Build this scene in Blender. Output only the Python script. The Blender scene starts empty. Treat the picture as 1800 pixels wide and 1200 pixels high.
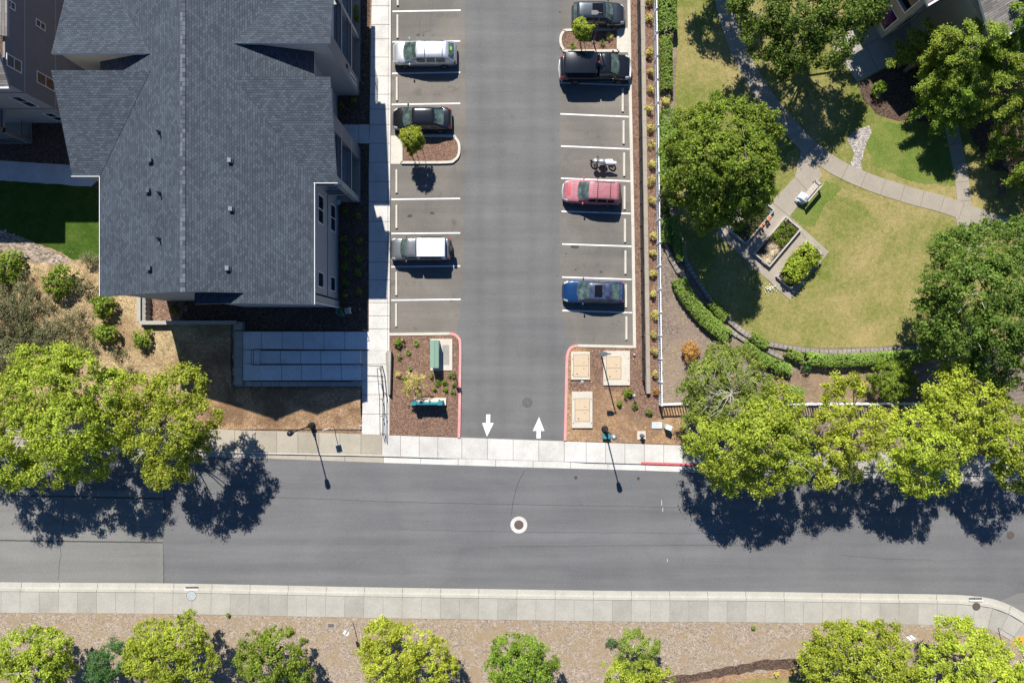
import bpy, math, random
import numpy as np
from mathutils import Vector, Matrix
R = math.radians
random.seed(7)
scene = bpy.context.scene
C = scene.collection
# ---------------------------------------------------------------- camera
S = 22.0                      # photograph pixels per metre on the ground
H = 1200.0 / S                # camera height above the ground
cam_d = bpy.data.cameras.new("camera")
cam = bpy.data.objects.new("camera", cam_d); C.objects.link(cam)
cam.location = (0, 0, H); cam.rotation_euler = (0, 0, 0)
cam_d.sensor_width = 36.0; cam_d.lens = 24.0
cam_d.shift_x = -9/1800; cam_d.shift_y = 12/1800
cam_d.clip_start = 0.5; cam_d.clip_end = 2000
scene.camera = cam
# ---------------------------------------------------------------- sky, sun, exposure
SUN_TO = Vector((-0.225, 0.90, 1.0)).normalized()
world = bpy.data.worlds.new("World"); scene.world = world; world.use_nodes = True
wn = world.node_tree.nodes; wl = world.node_tree.links
wn.clear()
sky = wn.new("ShaderNodeTexSky"); sky.sky_type = 'NISHITA'; sky.sun_disc = False
sky.sun_elevation = math.asin(SUN_TO.z); sky.sun_rotation = math.atan2(SUN_TO.x, SUN_TO.y)
sky.air_density = 1.0; sky.dust_density = 0.6; sky.ozone_density = 2.5
bg = wn.new("ShaderNodeBackground"); bg.inputs["Strength"].default_value = 0.045
wo = wn.new("ShaderNodeOutputWorld")
tint = wn.new("ShaderNodeMix"); tint.data_type = 'RGBA'; tint.blend_type = 'MULTIPLY'; tint.inputs[0].default_value = 1.0
tint.inputs[7].default_value = (.48, .82, 1.25, 1); wl.new(sky.outputs[0], tint.inputs[6]); wl.new(tint.outputs[2], bg.inputs[0]); wl.new(bg.outputs[0], wo.inputs[0])
sun_d = bpy.data.lights.new("sun", 'SUN'); sun_d.energy = 4.5; sun_d.angle = R(0.55)
sun_d.color = (1.0, 0.965, 0.90)
sun = bpy.data.objects.new("sun", sun_d); C.objects.link(sun)
sun.rotation_euler = (-SUN_TO).to_track_quat('-Z', 'Y').to_euler(); sun.location = (0, 30, 60)
scene.view_settings.view_transform = 'Standard'; scene.view_settings.look = 'None'
scene.view_settings.gamma = 1.0; scene.view_settings.exposure = 0.66
scene.view_settings.use_curve_mapping = False
scene.cycles.max_bounces = 6; scene.cycles.diffuse_bounces = 3; scene.cycles.transparent_max_bounces = 6
scene.cycles.use_denoising = True

# ---------------------------------------------------------------- placing
def W(px, py, z=0.0):         # a point of the photograph at height z, as a place in the world
    k = 1 - z / H
    return Vector(((px - 909) / S * k, (612 - py) / S * k, z))
def P(x, y, z=0.0):           # ground plan measured in photograph pixels
    return Vector(((x - 909) / S, (612 - y) / S, z))
def A(a): return a * H        # height from its share of the camera height
def sstep(x, a, b):
    t = max(0.0, min(1.0, (x-a)/(b-a))); return t*t*(3-2*t)
def hb(x, y):                 # height of the raised bank left of the entry walk
    if x > 637 or y < 400: return .1
    h = .4*(1-sstep(y, 706, 757))
    if y < 568 and x > 252: return .1
    if x > 412: h *= sstep(y, 676, 700)
    return .09+h*sstep(y, 440, 520)
# ---------------------------------------------------------------- materials
M = {}
def new_mat(name):
    m = bpy.data.materials.new(name); m.use_nodes = True
    nt = m.node_tree; b = nt.nodes["Principled BSDF"]
    M[name] = m
    return m, nt, b
def _n(nt, t, **kw):
    n = nt.nodes.new(t)
    for k, v in kw.items(): setattr(n, k, v)
    return n
def coords(nt, kind='Object', scale=(1, 1, 1), rot=0):
    tc = _n(nt, "ShaderNodeTexCoord"); mp = _n(nt, "ShaderNodeMapping")
    mp.inputs["Scale"].default_value = scale; mp.inputs["Rotation"].default_value = (0, 0, rot)
    nt.links.new(tc.outputs[kind], mp.inputs[0]); return mp.outputs[0]
def noise(nt, vec, scale, detail=4, rough=.55, dist=0):
    n = _n(nt, "ShaderNodeTexNoise"); n.inputs["Scale"].default_value = scale
    n.inputs["Detail"].default_value = detail; n.inputs["Roughness"].default_value = rough
    n.inputs["Distortion"].default_value = dist
    nt.links.new(vec, n.inputs["Vector"]); return n.outputs["Fac"]
def voro(nt, vec, scale, feature='F1', out='Color'):
    n = _n(nt, "ShaderNodeTexVoronoi", feature=feature); n.inputs["Scale"].default_value = scale
    nt.links.new(vec, n.inputs["Vector"]); return n.outputs[out]
def ramp(nt, fac, stops, interp='LINEAR'):
    r = _n(nt, "ShaderNodeValToRGB"); e = r.color_ramp.elements; r.color_ramp.interpolation = interp
    while len(e) < len(stops): e.new(0.5)
    for i, (p, c) in enumerate(stops):
        e[i].position = p
        if isinstance(c, (int, float)): c = (c, c, c)
        e[i].color = (*c, 1)
    nt.links.new(fac, r.inputs[0]); return r.outputs[0]
def mix(nt, fac, a, b, blend='MIX'):
    n = _n(nt, "ShaderNodeMix", data_type='RGBA', blend_type=blend)
    if isinstance(fac, (int, float)): n.inputs[0].default_value = fac
    else: nt.links.new(fac, n.inputs[0])
    for i, s in ((6, a), (7, b)):
        if isinstance(s, (tuple, list)): n.inputs[i].default_value = (*s, 1)
        else: nt.links.new(s, n.inputs[i])
    return n.outputs[2]
def math_n(nt, op, a, b=0.0):
    n = _n(nt, "ShaderNodeMath", operation=op)
    for i, s in ((0, a), (1, b)):
        if isinstance(s, (int, float)): n.inputs[i].default_value = s
        else: nt.links.new(s, n.inputs[i])
    return n.outputs[0]
def bump(nt, b, h, strength=.3, dist=.02):
    n = _n(nt, "ShaderNodeBump"); n.inputs["Strength"].default_value = strength
    n.inputs["Distance"].default_value = dist
    nt.links.new(h, n.inputs["Height"]); nt.links.new(n.outputs[0], b.inputs["Normal"])
def plain(name, col, rough=.6, metal=0, var=.12, scale=6, coat=0, spec=.5, bmp=0):
    m, nt, b = new_mat(name)
    v = coords(nt)
    f = noise(nt, v, scale, 5)
    c = mix(nt, 1.0, col, ramp(nt, f, [(.3, 1 - var), (.7, 1 + var)]), 'MULTIPLY')
    nt.links.new(c, b.inputs["Base Color"])
    b.inputs["Roughness"].default_value = rough; b.inputs["Metallic"].default_value = metal
    b.inputs["Specular IOR Level"].default_value = spec
    if coat: b.inputs["Coat Weight"].default_value = coat; b.inputs["Coat Roughness"].default_value = .04
    if bmp: bump(nt, b, noise(nt, v, scale * 6, 3), bmp)
    return m
def asphalt(name, c0, c1, stain, streak_rot=0.0, tracks=None):
    m, nt, b = new_mat(name); v = coords(nt)
    vs = coords(nt, scale=(.06, .9, 1), rot=streak_rot)
    big = noise(nt, v, .16, 4, .6, .6); st = noise(nt, vs, 1.0, 5, .6)
    base = ramp(nt, big, [(.32, c0), (.68, c1)])
    base = mix(nt, 1, base, ramp(nt, st, [(.3, .86), (.7, 1.13)]), 'MULTIPLY')
    ag = voro(nt, v, 24); agf = ramp(nt, ag, [(.1, .90), (.5, 1.0), (.95, 1.10)])
    base = mix(nt, .8, base, agf, 'MULTIPLY')
    fine = noise(nt, v, 9, 4, .7)
    base = mix(nt, 1, base, ramp(nt, fine, [(.3, .88), (.7, 1.1)]), 'MULTIPLY')
    if tracks:
        axis, off, span, pos = tracks
        sx = _n(nt, "ShaderNodeSeparateXYZ"); nt.links.new(v, sx.inputs[0])
        t = math_n(nt, 'DIVIDE', math_n(nt, 'ADD', math_n(nt, 'ADD', sx.outputs[axis], off), math_n(nt, 'MULTIPLY', noise(nt, v, .25, 3), .6)), span)
        st_ = [(0, 1.0)]
        for p_ in pos: st_ += [(p_-.05, 1.0), (p_, .925), (p_+.05, 1.0)]
        base = mix(nt, 1, base, ramp(nt, t, st_), 'MULTIPLY')
    spots = noise(nt, v, .85, 5, .55)
    base = mix(nt, ramp(nt, spots, [(.60, 0), (.74, stain)]), base, (.075, .07, .066))
    pale = noise(nt, v, .35, 5, .6, .3)
    base = mix(nt, ramp(nt, pale, [(.56, 0), (.72, stain)]), base, (.20, .188, .17))
    nt.links.new(base, b.inputs["Base Color"]); b.inputs["Roughness"].default_value = .88
    b.inputs["Specular IOR Level"].default_value = .3
    bump(nt, b, agf, .5, .01)
def concrete(name, c, var=.14, stain=(.25, .2, .14), sfac=.35):
    m, nt, b = new_mat(name); v = coords(nt)
    base = mix(nt, 1, c, ramp(nt, noise(nt, v, .7, 6, .65), [(.3, 1 - var), (.7, 1 + var * .6)]), 'MULTIPLY')
    base = mix(nt, 1, base, ramp(nt, voro(nt, v, 20), [(.1, .88), (.9, 1.08)]), 'MULTIPLY')
    s = noise(nt, v, 1.1, 7, .7, .8)
    base = mix(nt, ramp(nt, s, [(.58, 0), (.78, sfac)]), base, stain)
    nt.links.new(base, b.inputs["Base Color"]); b.inputs["Roughness"].default_value = .85
    bump(nt, b, noise(nt, v, 30, 3), .15, .01)
def chips(name, cols, scale, big=None, bigf=.5, bmp=.8, bigscale=.25):
    """loose ground: mulch, bark, gravel"""
    m, nt, b = new_mat(name); v = coords(nt)
    vw = coords(nt, scale=(1, 1.7, 1), rot=.5)
    cell = voro(nt, vw, scale)
    sep = _n(nt, "ShaderNodeSeparateColor"); nt.links.new(cell, sep.inputs[0])
    n = len(cols)
    base = ramp(nt, sep.outputs[0], [(i / (n - 1) * .96 + .02, c) for i, c in enumerate(cols)])
    f = noise(nt, v, 5, 5, .65)
    base = mix(nt, 1, base, ramp(nt, f, [(.32, .68), (.68, 1.22)]), 'MULTIPLY')
    if big:
        base = mix(nt, ramp(nt, noise(nt, v, bigscale, 6, .6, .6), [(.45, 0), (.62, bigf)]), base, big)
    nt.links.new(base, b.inputs["Base Color"]); b.inputs["Roughness"].default_value = .95
    b.inputs["Specular IOR Level"].default_value = .2
    bump(nt, b, math_n(nt, 'ADD', sep.outputs[1], f), bmp, .035)
def turf(name, green, tan, bal=(.45, .62), sc=.35, tuft=10, bmp=.8):
    m, nt, b = new_mat(name); v = coords(nt)
    big = noise(nt, v, sc, 6, .65, .5); mid = noise(nt, v, 3.2, 6, .75)
    f = math_n(nt, 'ADD', math_n(nt, 'MULTIPLY', big, .6), math_n(nt, 'MULTIPLY', mid, .4))
    dk = tuple(x * .72 for x in green); lt = tuple(min(1, x * 1.2) for x in tan)
    base = ramp(nt, f, [(bal[0] - .12, dk), (bal[0], green), (bal[1], tan), (bal[1] + .12, lt)])
    blades = noise(nt, v, tuft, 6, .8)
    base = mix(nt, 1, base, ramp(nt, blades, [(.3, .62), (.5, 1.0), (.7, 1.3)]), 'MULTIPLY')
    base = mix(nt, .6, base, ramp(nt, voro(nt, v, 17), [(.05, .72), (.95, 1.25)]), 'MULTIPLY')
    nt.links.new(base, b.inputs["Base Color"]); b.inputs["Roughness"].default_value = .95
    b.inputs["Specular IOR Level"].default_value = .15
    bump(nt, b, blades, bmp, .05)
def leafmat(name, c0, c1, c2, trans=.38):
    m, nt, b = new_mat(name); v = coords(nt)
    geo = _n(nt, "ShaderNodeNewGeometry")
    base = ramp(nt, geo.outputs["Random Per Island"], [(0, c0), (.5, c1), (1, c2)])
    base = mix(nt, 1, base, ramp(nt, noise(nt, v, .7, 3), [(.35, .78), (.65, 1.15)]), 'MULTIPLY')
    oi = _n(nt, "ShaderNodeObjectInfo"); hs = _n(nt, "ShaderNodeHueSaturation")
    nt.links.new(math_n(nt, 'ADD', math_n(nt, 'MULTIPLY', oi.outputs["Random"], .016), .4905), hs.inputs["Hue"])
    nt.links.new(math_n(nt, 'ADD', math_n(nt, 'MULTIPLY', oi.outputs["Random"], .2), .98), hs.inputs["Value"])
    hs.inputs["Saturation"].default_value = .93
    nt.links.new(base, hs.inputs["Color"]); base = hs.outputs[0]
    nt.links.new(base, b.inputs["Base Color"]); b.inputs["Roughness"].default_value = .55
    b.inputs["Specular IOR Level"].default_value = .18
    tr = _n(nt, "ShaderNodeBsdfTranslucent"); ms = _n(nt, "ShaderNodeMixShader")
    nt.links.new(base, tr.inputs[0]); ms.inputs[0].default_value = trans
    nt.links.new(b.outputs[0], ms.inputs[1]); nt.links.new(tr.outputs[0], ms.inputs[2])
    nt.links.new(ms.outputs[0], nt.nodes["Material Output"].inputs[0])
def shingle(name, c0, c1, c2, tw=.26, rh=.15):
    m, nt, b = new_mat(name)
    v = coords(nt, 'UV')
    br = _n(nt, "ShaderNodeTexBrick"); nt.links.new(v, br.inputs["Vector"])
    br.inputs["Color1"].default_value = (0, 0, 0, 1); br.inputs["Color2"].default_value = (1, 1, 1, 1)
    br.inputs["Mortar"].default_value = (.5, .5, .5, 1); br.inputs["Scale"].default_value = 1
    br.inputs["Brick Width"].default_value = tw; br.inputs["Row Height"].default_value = rh
    br.inputs["Mortar Size"].default_value = .012; br.inputs["Mortar Smooth"].default_value = .3
    br.offset = .5; br.inputs["Bias"].default_value = 0.0
    n1 = noise(nt, v, 1.6, 6, .8)
    f = math_n(nt, 'ADD', math_n(nt, 'MULTIPLY', br.outputs["Color"], .75), math_n(nt, 'MULTIPLY', n1, .25))
    base = ramp(nt, f, [(.08, c0), (.45, c1), (.85, c2)])
    base = mix(nt, br.outputs["Fac"], base, tuple(x * .45 for x in c0))
    base = mix(nt, 1, base, ramp(nt, noise(nt, v, .35, 5, .6), [(.3, .86), (.7, 1.12)]), 'MULTIPLY')
    sp = _n(nt, "ShaderNodeSeparateXYZ"); nt.links.new(v, sp.inputs[0])
    row = math_n(nt, 'FRACT', math_n(nt, 'DIVIDE', sp.outputs[1], rh))
    nt.links.new(base, b.inputs["Base Color"]); b.inputs["Roughness"].default_value = .9
    b.inputs["Specular IOR Level"].default_value = .3
    bump(nt, b, math_n(nt, 'MULTIPLY', row, -1.0), .9, .02)

asphalt("street_asphalt", (.140, .1385, .140), (.168, .166, .165), .12, 0.0, (1, 20, 10, (.27, .47, .72, .92)))
asphalt("old_asphalt", (.185, .181, .167), (.220, .213, .194), .1)
asphalt("lot_asphalt", (.138, .136, .134), (.172, .168, .162), .22, R(90), (0, 6, 12, (.28, .42, .62, .76)))
asphalt("stall_asphalt", (.135, .125, .113), (.205, .182, .154), .6, R(90))
concrete("white_concrete", (.60, .575, .53), .16, (.40, .32, .24), .4)
concrete("ramp_concrete", (.74, .74, .72), .12)
concrete("white_concrete_worn", (.545, .52, .475), .16, (.38, .30, .22), .45)
concrete("grey_concrete_worn", (.35, .325, .28), .14, (.25, .22, .17), .35)
concrete("tan_concrete_worn", (.355, .31, .24), .14, (.2, .17, .13), .4)
concrete("tan_concrete", (.40, .355, .28), .12, (.2, .17, .13), .4)
concrete("grey_concrete", (.40, .375, .325), .12, (.25, .22, .17), .3)
concrete("kerb_concrete", (.58, .54, .46), .12)
concrete("path_concrete", (.34, .295, .235), .12, (.18, .15, .11), .4)
concrete("pad_concrete", (.58, .52, .43), .08)
concrete("block_concrete", (.33, .31, .28), .2)
concrete("terrace_block", (.27, .235, .20), .3)
for _k, _c in (("ridge_a", (.05,.06,.075)), ("ridge_b", (.075,.088,.105)), ("ridge_c", (.12,.135,.155))): plain(_k, _c, .9)
plain("joint_soft", (.24, .215, .18), .95)
plain("joint", (.16, .13, .10), .95)
plain("hatch_tan", (.54, .42, .28), .8, var=.06, scale=9)
def worn_paint(name, col, under, lo=.60, hi=.72):
    m, nt, b = new_mat(name); v = coords(nt)
    f = math_n(nt, 'ADD', math_n(nt, 'MULTIPLY', noise(nt, v, 1.6, 6, .75), .5), math_n(nt, 'MULTIPLY', noise(nt, v, 14, 5, .8), .5))
    base = mix(nt, ramp(nt, f, [(lo-.07, 0), (hi-.07, .85)]), col, under)
    base = mix(nt, 1, base, ramp(nt, noise(nt, v, 3, 5), [(.3, .88), (.7, 1.05)]), 'MULTIPLY')
    nt.links.new(base, b.inputs["Base Color"]); b.inputs["Roughness"].default_value = .75
worn_paint("white_paint", (.80, .79, .76), (.22, .21, .20))
worn_paint("worn_red", (.70, .29, .275), (.52, .44, .38), .56, .70)
plain("red_kerb", (.70, .29, .275), .7, var=.25, scale=4)
plain("bright_red_kerb", (.60, .12, .12), .65, var=.25)
plain("leaf_litter_a", (.45,.32,.12), .8)
plain("leaf_litter_b", (.30,.18,.08), .8)
plain("leaf_litter_c", (.40,.40,.10), .8)
plain("crack", (.07, .065, .06), .95)
plain("stain", (.06, .056, .052), .85, var=.3)
plain("iron_pale", (.15, .135, .13), .75, var=.2, scale=20)
plain("iron", (.17, .12, .10), .7, .2, var=.3, scale=20, bmp=.4)
plain("vent_grey", (.20,.21,.22), .6)
plain("metal_grey", (.40, .42, .44), .45, .6)
plain("black_metal", (.015, .016, .018), .45, .1)
plain("mesh_black", (.03, .027, .025), .7)
plain("vinyl_white", (.82, .84, .88), .45, var=.04)
plain("wall_grey", (.36, .37, .38), .85, var=.05, scale=2, bmp=.1)
plain("wall_taupe", (.225, .22, .228), .85, var=.05, scale=2, bmp=.1)
plain("wall_beige", (.42, .38, .30), .85, var=.05, scale=2)
plain("trim_white", (.80, .80, .78), .5, var=.04)
plain("glass", (.02, .026, .03), .06, .0, var=.3, scale=1.2, spec=1.0)
plain("dark_glass", (.008, .008, .009), .08)
plain("green_cabinet", (.21, .32, .24), .45, var=.06)
plain("pale_green_box", (.50, .66, .58), .5, var=.06)
plain("grey_box", (.50, .54, .55), .6, var=.06)
plain("teal_paint", (.02, .22, .26), .5)
plain("cream_stone", (.66, .58, .47), .8, var=.14, scale=10)
plain("wood_grey", (.42, .38, .35), .85, var=.2, scale=14)
plain("wood_pale", (.48, .44, .39), .85, var=.2, scale=14)
plain("bark", (.20, .16, .12), .9, var=.3, scale=8)
plain("twig_pale", (.50, .46, .38), .8, var=.2)
plain("magenta_cloth", (.28, .06, .14), .8)
plain("terracotta", (.60, .22, .09), .7)
plain("orange_paint", (.85, .36, .02), .5)
plain("plastic_grey", (.10, .11, .12), .5)
plain("rope_black", (.012, .012, .012), .7)
plain("rubber", (.014, .014, .015), .8)
plain("rim", (.42, .43, .45), .3, .8)
plain("pink_petal", (.72, .20, .28), .6)
plain("blue_petal", (.20, .28, .60), .6)
plain("white_cloth", (.62, .70, .76), .8, var=.2, scale=3)
plain("soil_bed", (.06, .045, .03), .95, var=.4, scale=6, bmp=.8)
plain("pipe_blue", (.15, .42, .70), .5)
plain("rock", (.46, .41, .36), .9, var=.3, scale=5, bmp=.5)
plain("straw", (.62, .50, .32), .9, var=.3, scale=12)
plain("flower_white", (.8, .8, .72), .6)
concrete("near_kerb_concrete", (.47, .445, .385), .1)
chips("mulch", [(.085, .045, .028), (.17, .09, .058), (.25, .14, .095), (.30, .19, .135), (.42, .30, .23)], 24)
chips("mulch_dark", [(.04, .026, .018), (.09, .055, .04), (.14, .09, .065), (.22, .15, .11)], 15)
chips("bark_grey", [(.13, .10, .08), (.21, .165, .135), (.28, .22, .18), (.36, .29, .24)], 20, (.38, .28, .19), .5)
chips("dirt_tan", [(.27, .155, .075), (.34, .205, .105), (.41, .26, .145), (.47, .32, .20)], 14, (.19, .115, .075), .85, .5)
chips("verge_gravel", [(.21, .155, .11), (.34, .26, .19), (.45, .36, .275), (.57, .48, .39)], 18, (.36, .265, .165), .85, bigscale=.9)
chips("dry_grass", [(.30, .20, .10), (.42, .29, .155), (.52, .38, .22), (.60, .47, .30)], 12, (.30, .17, .075), .6)
chips("rocky_tan", [(.16,.12,.085), (.28,.22,.165), (.38,.30,.235), (.48,.40,.33)], 5, (.20,.15,.10), .6, 1.0)
chips("river_gravel", [(.22, .19, .17), (.36, .32, .28), (.46, .41, .37), (.58, .53, .48)], 9, None, .5, 1.0)
def bank_mat():
    m, nt, b = new_mat("bank"); v = coords(nt)
    at = _n(nt, "ShaderNodeAttribute"); at.attribute_name = "mask"
    n1 = noise(nt, v, 2.2, 6, .65)
    f = math_n(nt, 'ADD', at.outputs["Fac"], math_n(nt, 'MULTIPLY', math_n(nt, 'SUBTRACT', n1, .5), 1.6))
    sep = _n(nt, "ShaderNodeSeparateColor"); nt.links.new(voro(nt, coords(nt, scale=(1, 1.6, 1), rot=.6), 14), sep.inputs[0])
    dry = ramp(nt, sep.outputs[0], [(.02, (.30,.20,.10)), (.35, (.46,.33,.17)), (.7, (.58,.43,.24)), (1, (.70,.56,.36))])
    dry = mix(nt, ramp(nt, noise(nt, v, .45, 6, .65, .5), [(.45, 0), (.6, .75)]), dry, (.26,.16,.085))
    dry = mix(nt, ramp(nt, noise(nt, v, .8, 5, .6, .5), [(.55, 0), (.68, .6)]), dry, (.15,.14,.06))
    dirt = ramp(nt, sep.outputs[0], [(.02, (.34,.19,.095)), (.35, (.45,.27,.14)), (.7, (.53,.345,.195)), (1, (.64,.47,.31))])
    dirt = mix(nt, ramp(nt, noise(nt, v, .5, 6, .6, .6), [(.45, 0), (.62, .7)]), dirt, (.22,.125,.07))
    base = mix(nt, ramp(nt, f, [(.42, 0), (.58, 1)]), dry, dirt)
    st = noise(nt, coords(nt, scale=(1, 1, 1)), 9, 6, .8)
    base = mix(nt, 1, base, ramp(nt, st, [(.3, .6), (.7, 1.3)]), 'MULTIPLY')
    nt.links.new(base, b.inputs["Base Color"]); b.inputs["Roughness"].default_value = .95; b.inputs["Specular IOR Level"].default_value = .15
    bump(nt, b, math_n(nt, 'ADD', st, sep.outputs[1]), .9, .05)
bank_mat()
chips("soil", [(.16, .11, .075), (.22, .15, .10), (.28, .20, .14)], 10, (.33, .24, .15), .6)
turf("lawn_dry", (.165, .19, .040), (.345, .275, .115), (.42, .585), .2, bmp=1.0)
turf("lawn_green", (.045, .09, .010), (.085, .13, .02), (.46, .66), .5)
turf("lawn_fresh", (.135, .185, .034), (.215, .225, .06), (.46, .66), .5)
leafmat("leaf_bright", (.16, .24, .010), (.36, .45, .018), (.58, .62, .04))
leafmat("leaf_lime", (.26, .345, .010), (.46, .53, .02), (.64, .68, .06))
leafmat("leaf_mid", (.09, .18, .010), (.21, .32, .016), (.38, .47, .03))
leafmat("leaf_spray", (.09, .17, .010), (.26, .36, .02), (.48, .52, .04))
leafmat("leaf_dark", (.06, .13, .014), (.14, .24, .022), (.28, .36, .045))
leafmat("leaf_moss", (.13, .21, .02), (.25, .34, .035), (.40, .45, .08))
leafmat("leaf_red_tip", (.06, .13, .014), (.14, .24, .024), (.28, .35, .04))
leafmat("leaf_olive", (.12, .13, .055), (.20, .21, .09), (.29, .28, .14))
leafmat("leaf_hedge", (.16, .26, .03), (.25, .37, .045), (.36, .48, .08), .2)
leafmat("leaf_yellow", (.50, .44, .06), (.66, .58, .13), (.80, .72, .28))
leafmat("leaf_orange", (.42, .20, .03), (.56, .30, .05), (.66, .42, .10))
leafmat("leaf_emerald", (.05, .15, .03), (.09, .22, .05), (.16, .31, .08))
shingle("roof_shingle", (.043, .054, .069), (.057, .071, .090), (.077, .094, .115), .27, .16)
shingle("brown_shingle", (.14, .125, .115), (.20, .18, .165), (.27, .245, .225), .9, .16)
def paint(name, col, rough=.28, metal=.3, dirt=.1):
    m = plain(name, col, rough, metal, dirt, 2.0, coat=.8)
paint("paint_silver", (.62, .65, .68), .3, .6)
paint("paint_black", (.012, .013, .016), .2, .2)
paint("paint_graphite", (.045, .055, .068), .3, .5)
paint("paint_grey", (.20, .21, .225), .35, .5)
paint("paint_blue", (.010, .055, .165), .28, .4)
paint("paint_red", (.50, .09, .10), .35, .15)
plain("paint_faded_pink", (.38, .14, .165), .5, 0, .12, 3)
plain("paint_faded_blue", (.04, .055, .105), .35, 0, .6, 3)
paint("paint_white", (.80, .82, .84), .35, 0)
plain("car_glass", (.075, .11, .10), .07, 0, .75, 2.2, spec=.8)
plain("yellow_sticker", (.35,.75,.05), .5)
plain("head_lamp", (.62, .64, .62), .15, .2)
plain("tail_lamp", (.55, .02, .03), .25)
plain("black_trim", (.02, .02, .022), .5)

# ---------------------------------------------------------------- objects
ORD = ["first","second","third","fourth","fifth","sixth","seventh","eighth","ninth","tenth","eleventh","twelfth",
       "thirteenth","fourteenth","fifteenth","sixteenth","seventeenth","eighteenth","nineteenth","twentieth",
       "twenty-first","twenty-second","twenty-third","twenty-fourth","twenty-fifth"]
def tag(o, label=None, cat=None, group=None, kind=None):
    if label: o["label"] = label
    if cat: o["category"] = cat
    if group: o["group"] = group
    if kind: o["kind"] = kind
    return o
def thing(name, label, cat, loc=(0, 0, 0), rz=0, group=None):
    o = bpy.data.objects.new(name, None); C.objects.link(o); o.empty_display_size = .2
    o.location = loc; o.rotation_euler = (0, 0, rz)
    return tag(o, label, cat, group)
def copy_tree(o, parent=None):
    c = o.copy(); C.objects.link(c); c.parent = parent
    for ch in list(o.children): copy_tree(ch, c)
    return c
class MB:
    """collects shapes for one mesh object"""
    def __init__(s): s.v = []; s.f = []; s.m = []; s.uv = None; s.names = []
    def mi(s, mat):
        if mat not in s.names: s.names.append(mat)
        return s.names.index(mat)
    def poly(s, pts, mat):
        n = len(s.v); s.v += [tuple(p) for p in pts]; s.f.append(tuple(range(n, n + len(pts)))); s.m.append(s.mi(mat)); return s
    def box(s, x0, x1, y0, y1, z0, z1, mat, T=None):
        n = len(s.v)
        pts = [Vector(p) for p in ((x0,y0,z0),(x1,y0,z0),(x1,y1,z0),(x0,y1,z0),(x0,y0,z1),(x1,y0,z1),(x1,y1,z1),(x0,y1,z1))]
        if T: pts = [T @ p for p in pts]
        s.v += [tuple(p) for p in pts]
        for f in ((3,2,1,0),(4,5,6,7),(0,1,5,4),(1,2,6,5),(2,3,7,6),(3,0,4,7)):
            s.f.append(tuple(n + i for i in f)); s.m.append(s.mi(mat))
        return s
    def prism(s, pts, z0, z1, mat, side=None, bottom=False):
        """pts: xy list; z1 may be a list of heights"""
        a = sum(pts[i][0]*pts[(i+1)%len(pts)][1] - pts[(i+1)%len(pts)][0]*pts[i][1] for i in range(len(pts)))
        zs = z1 if isinstance(z1, (list, tuple)) else [z1]*len(pts)
        if a < 0: pts = pts[::-1]; zs = zs[::-1]
        n = len(s.v); k = len(pts)
        s.v += [(p[0], p[1], z) for p, z in zip(pts, zs)] + [(p[0], p[1], z0) for p in pts]
        s.f.append(tuple(range(n, n + k))); s.m.append(s.mi(mat))
        if bottom: s.f.append(tuple(range(n + 2*k - 1, n + k - 1, -1))); s.m.append(s.mi(mat))
        for i in range(k):
            j = (i + 1) % k
            s.f.append((n + i, n + k + i, n + k + j, n + j)); s.m.append(s.mi(side or mat))
        return s
    def tube(s, pts, r, mat, seg=6, cap=True):
        pts = [Vector(p) for p in pts]; rs = r if isinstance(r, (list, tuple)) else [r]*len(pts)
        n = len(s.v); mi = s.mi(mat)
        for i, p in enumerate(pts):
            d = (pts[min(i+1, len(pts)-1)] - pts[max(i-1, 0)])
            if d.length < 1e-6: d = Vector((0,0,1))
            d.normalize()
            u = d.cross(Vector((0,0,1))) if abs(d.z) < .9 else d.cross(Vector((1,0,0)))
            u.normalize(); w = d.cross(u)
            for k in range(seg):
                t = 2*math.pi*k/seg
                s.v.append(tuple(p + (u*math.cos(t) + w*math.sin(t))*rs[i]))
        for i in range(len(pts)-1):
            for k in range(seg):
                a = n+i*seg+k; b = n+i*seg+(k+1)%seg
                s.f.append((a, a+seg, b+seg, b)); s.m.append(mi)
        if cap:
            s.f.append(tuple(n+k for k in range(seg))); s.m.append(mi)
            e = n+(len(pts)-1)*seg; s.f.append(tuple(e+k for k in reversed(range(seg)))); s.m.append(mi)
        return s
    def lathe(s, prof, c, mat, seg=20, T=None):
        n = len(s.v); mi = s.mi(mat)
        for r, z in prof:
            for k in range(seg):
                t = 2*math.pi*k/seg; p = Vector((c[0]+r*math.cos(t), c[1]+r*math.sin(t), c[2]+z))
                s.v.append(tuple(T @ p if T else p))
        for i in range(len(prof)-1):
            for k in range(seg):
                a = n+i*seg+k; b = n+i*seg+(k+1)%seg
                s.f.append((a, b, b+seg, a+seg)); s.m.append(mi)
        s.f.append(tuple(n+(len(prof)-1)*seg+k for k in range(seg))); s.m.append(mi)
        s.f.append(tuple(n+k for k in reversed(range(seg)))); s.m.append(mi)
        return s
    def grid(s, rows, mat):
        n = len(s.v); c = len(rows[0]); mi = s.mi(mat)
        for r in rows: s.v += [tuple(p) for p in r]
        for i in range(len(rows)-1):
            for j in range(c-1):
                a = n+i*c+j; s.f.append((a, a+1, a+c+1, a+c)); s.m.append(mi)
        return s
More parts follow.
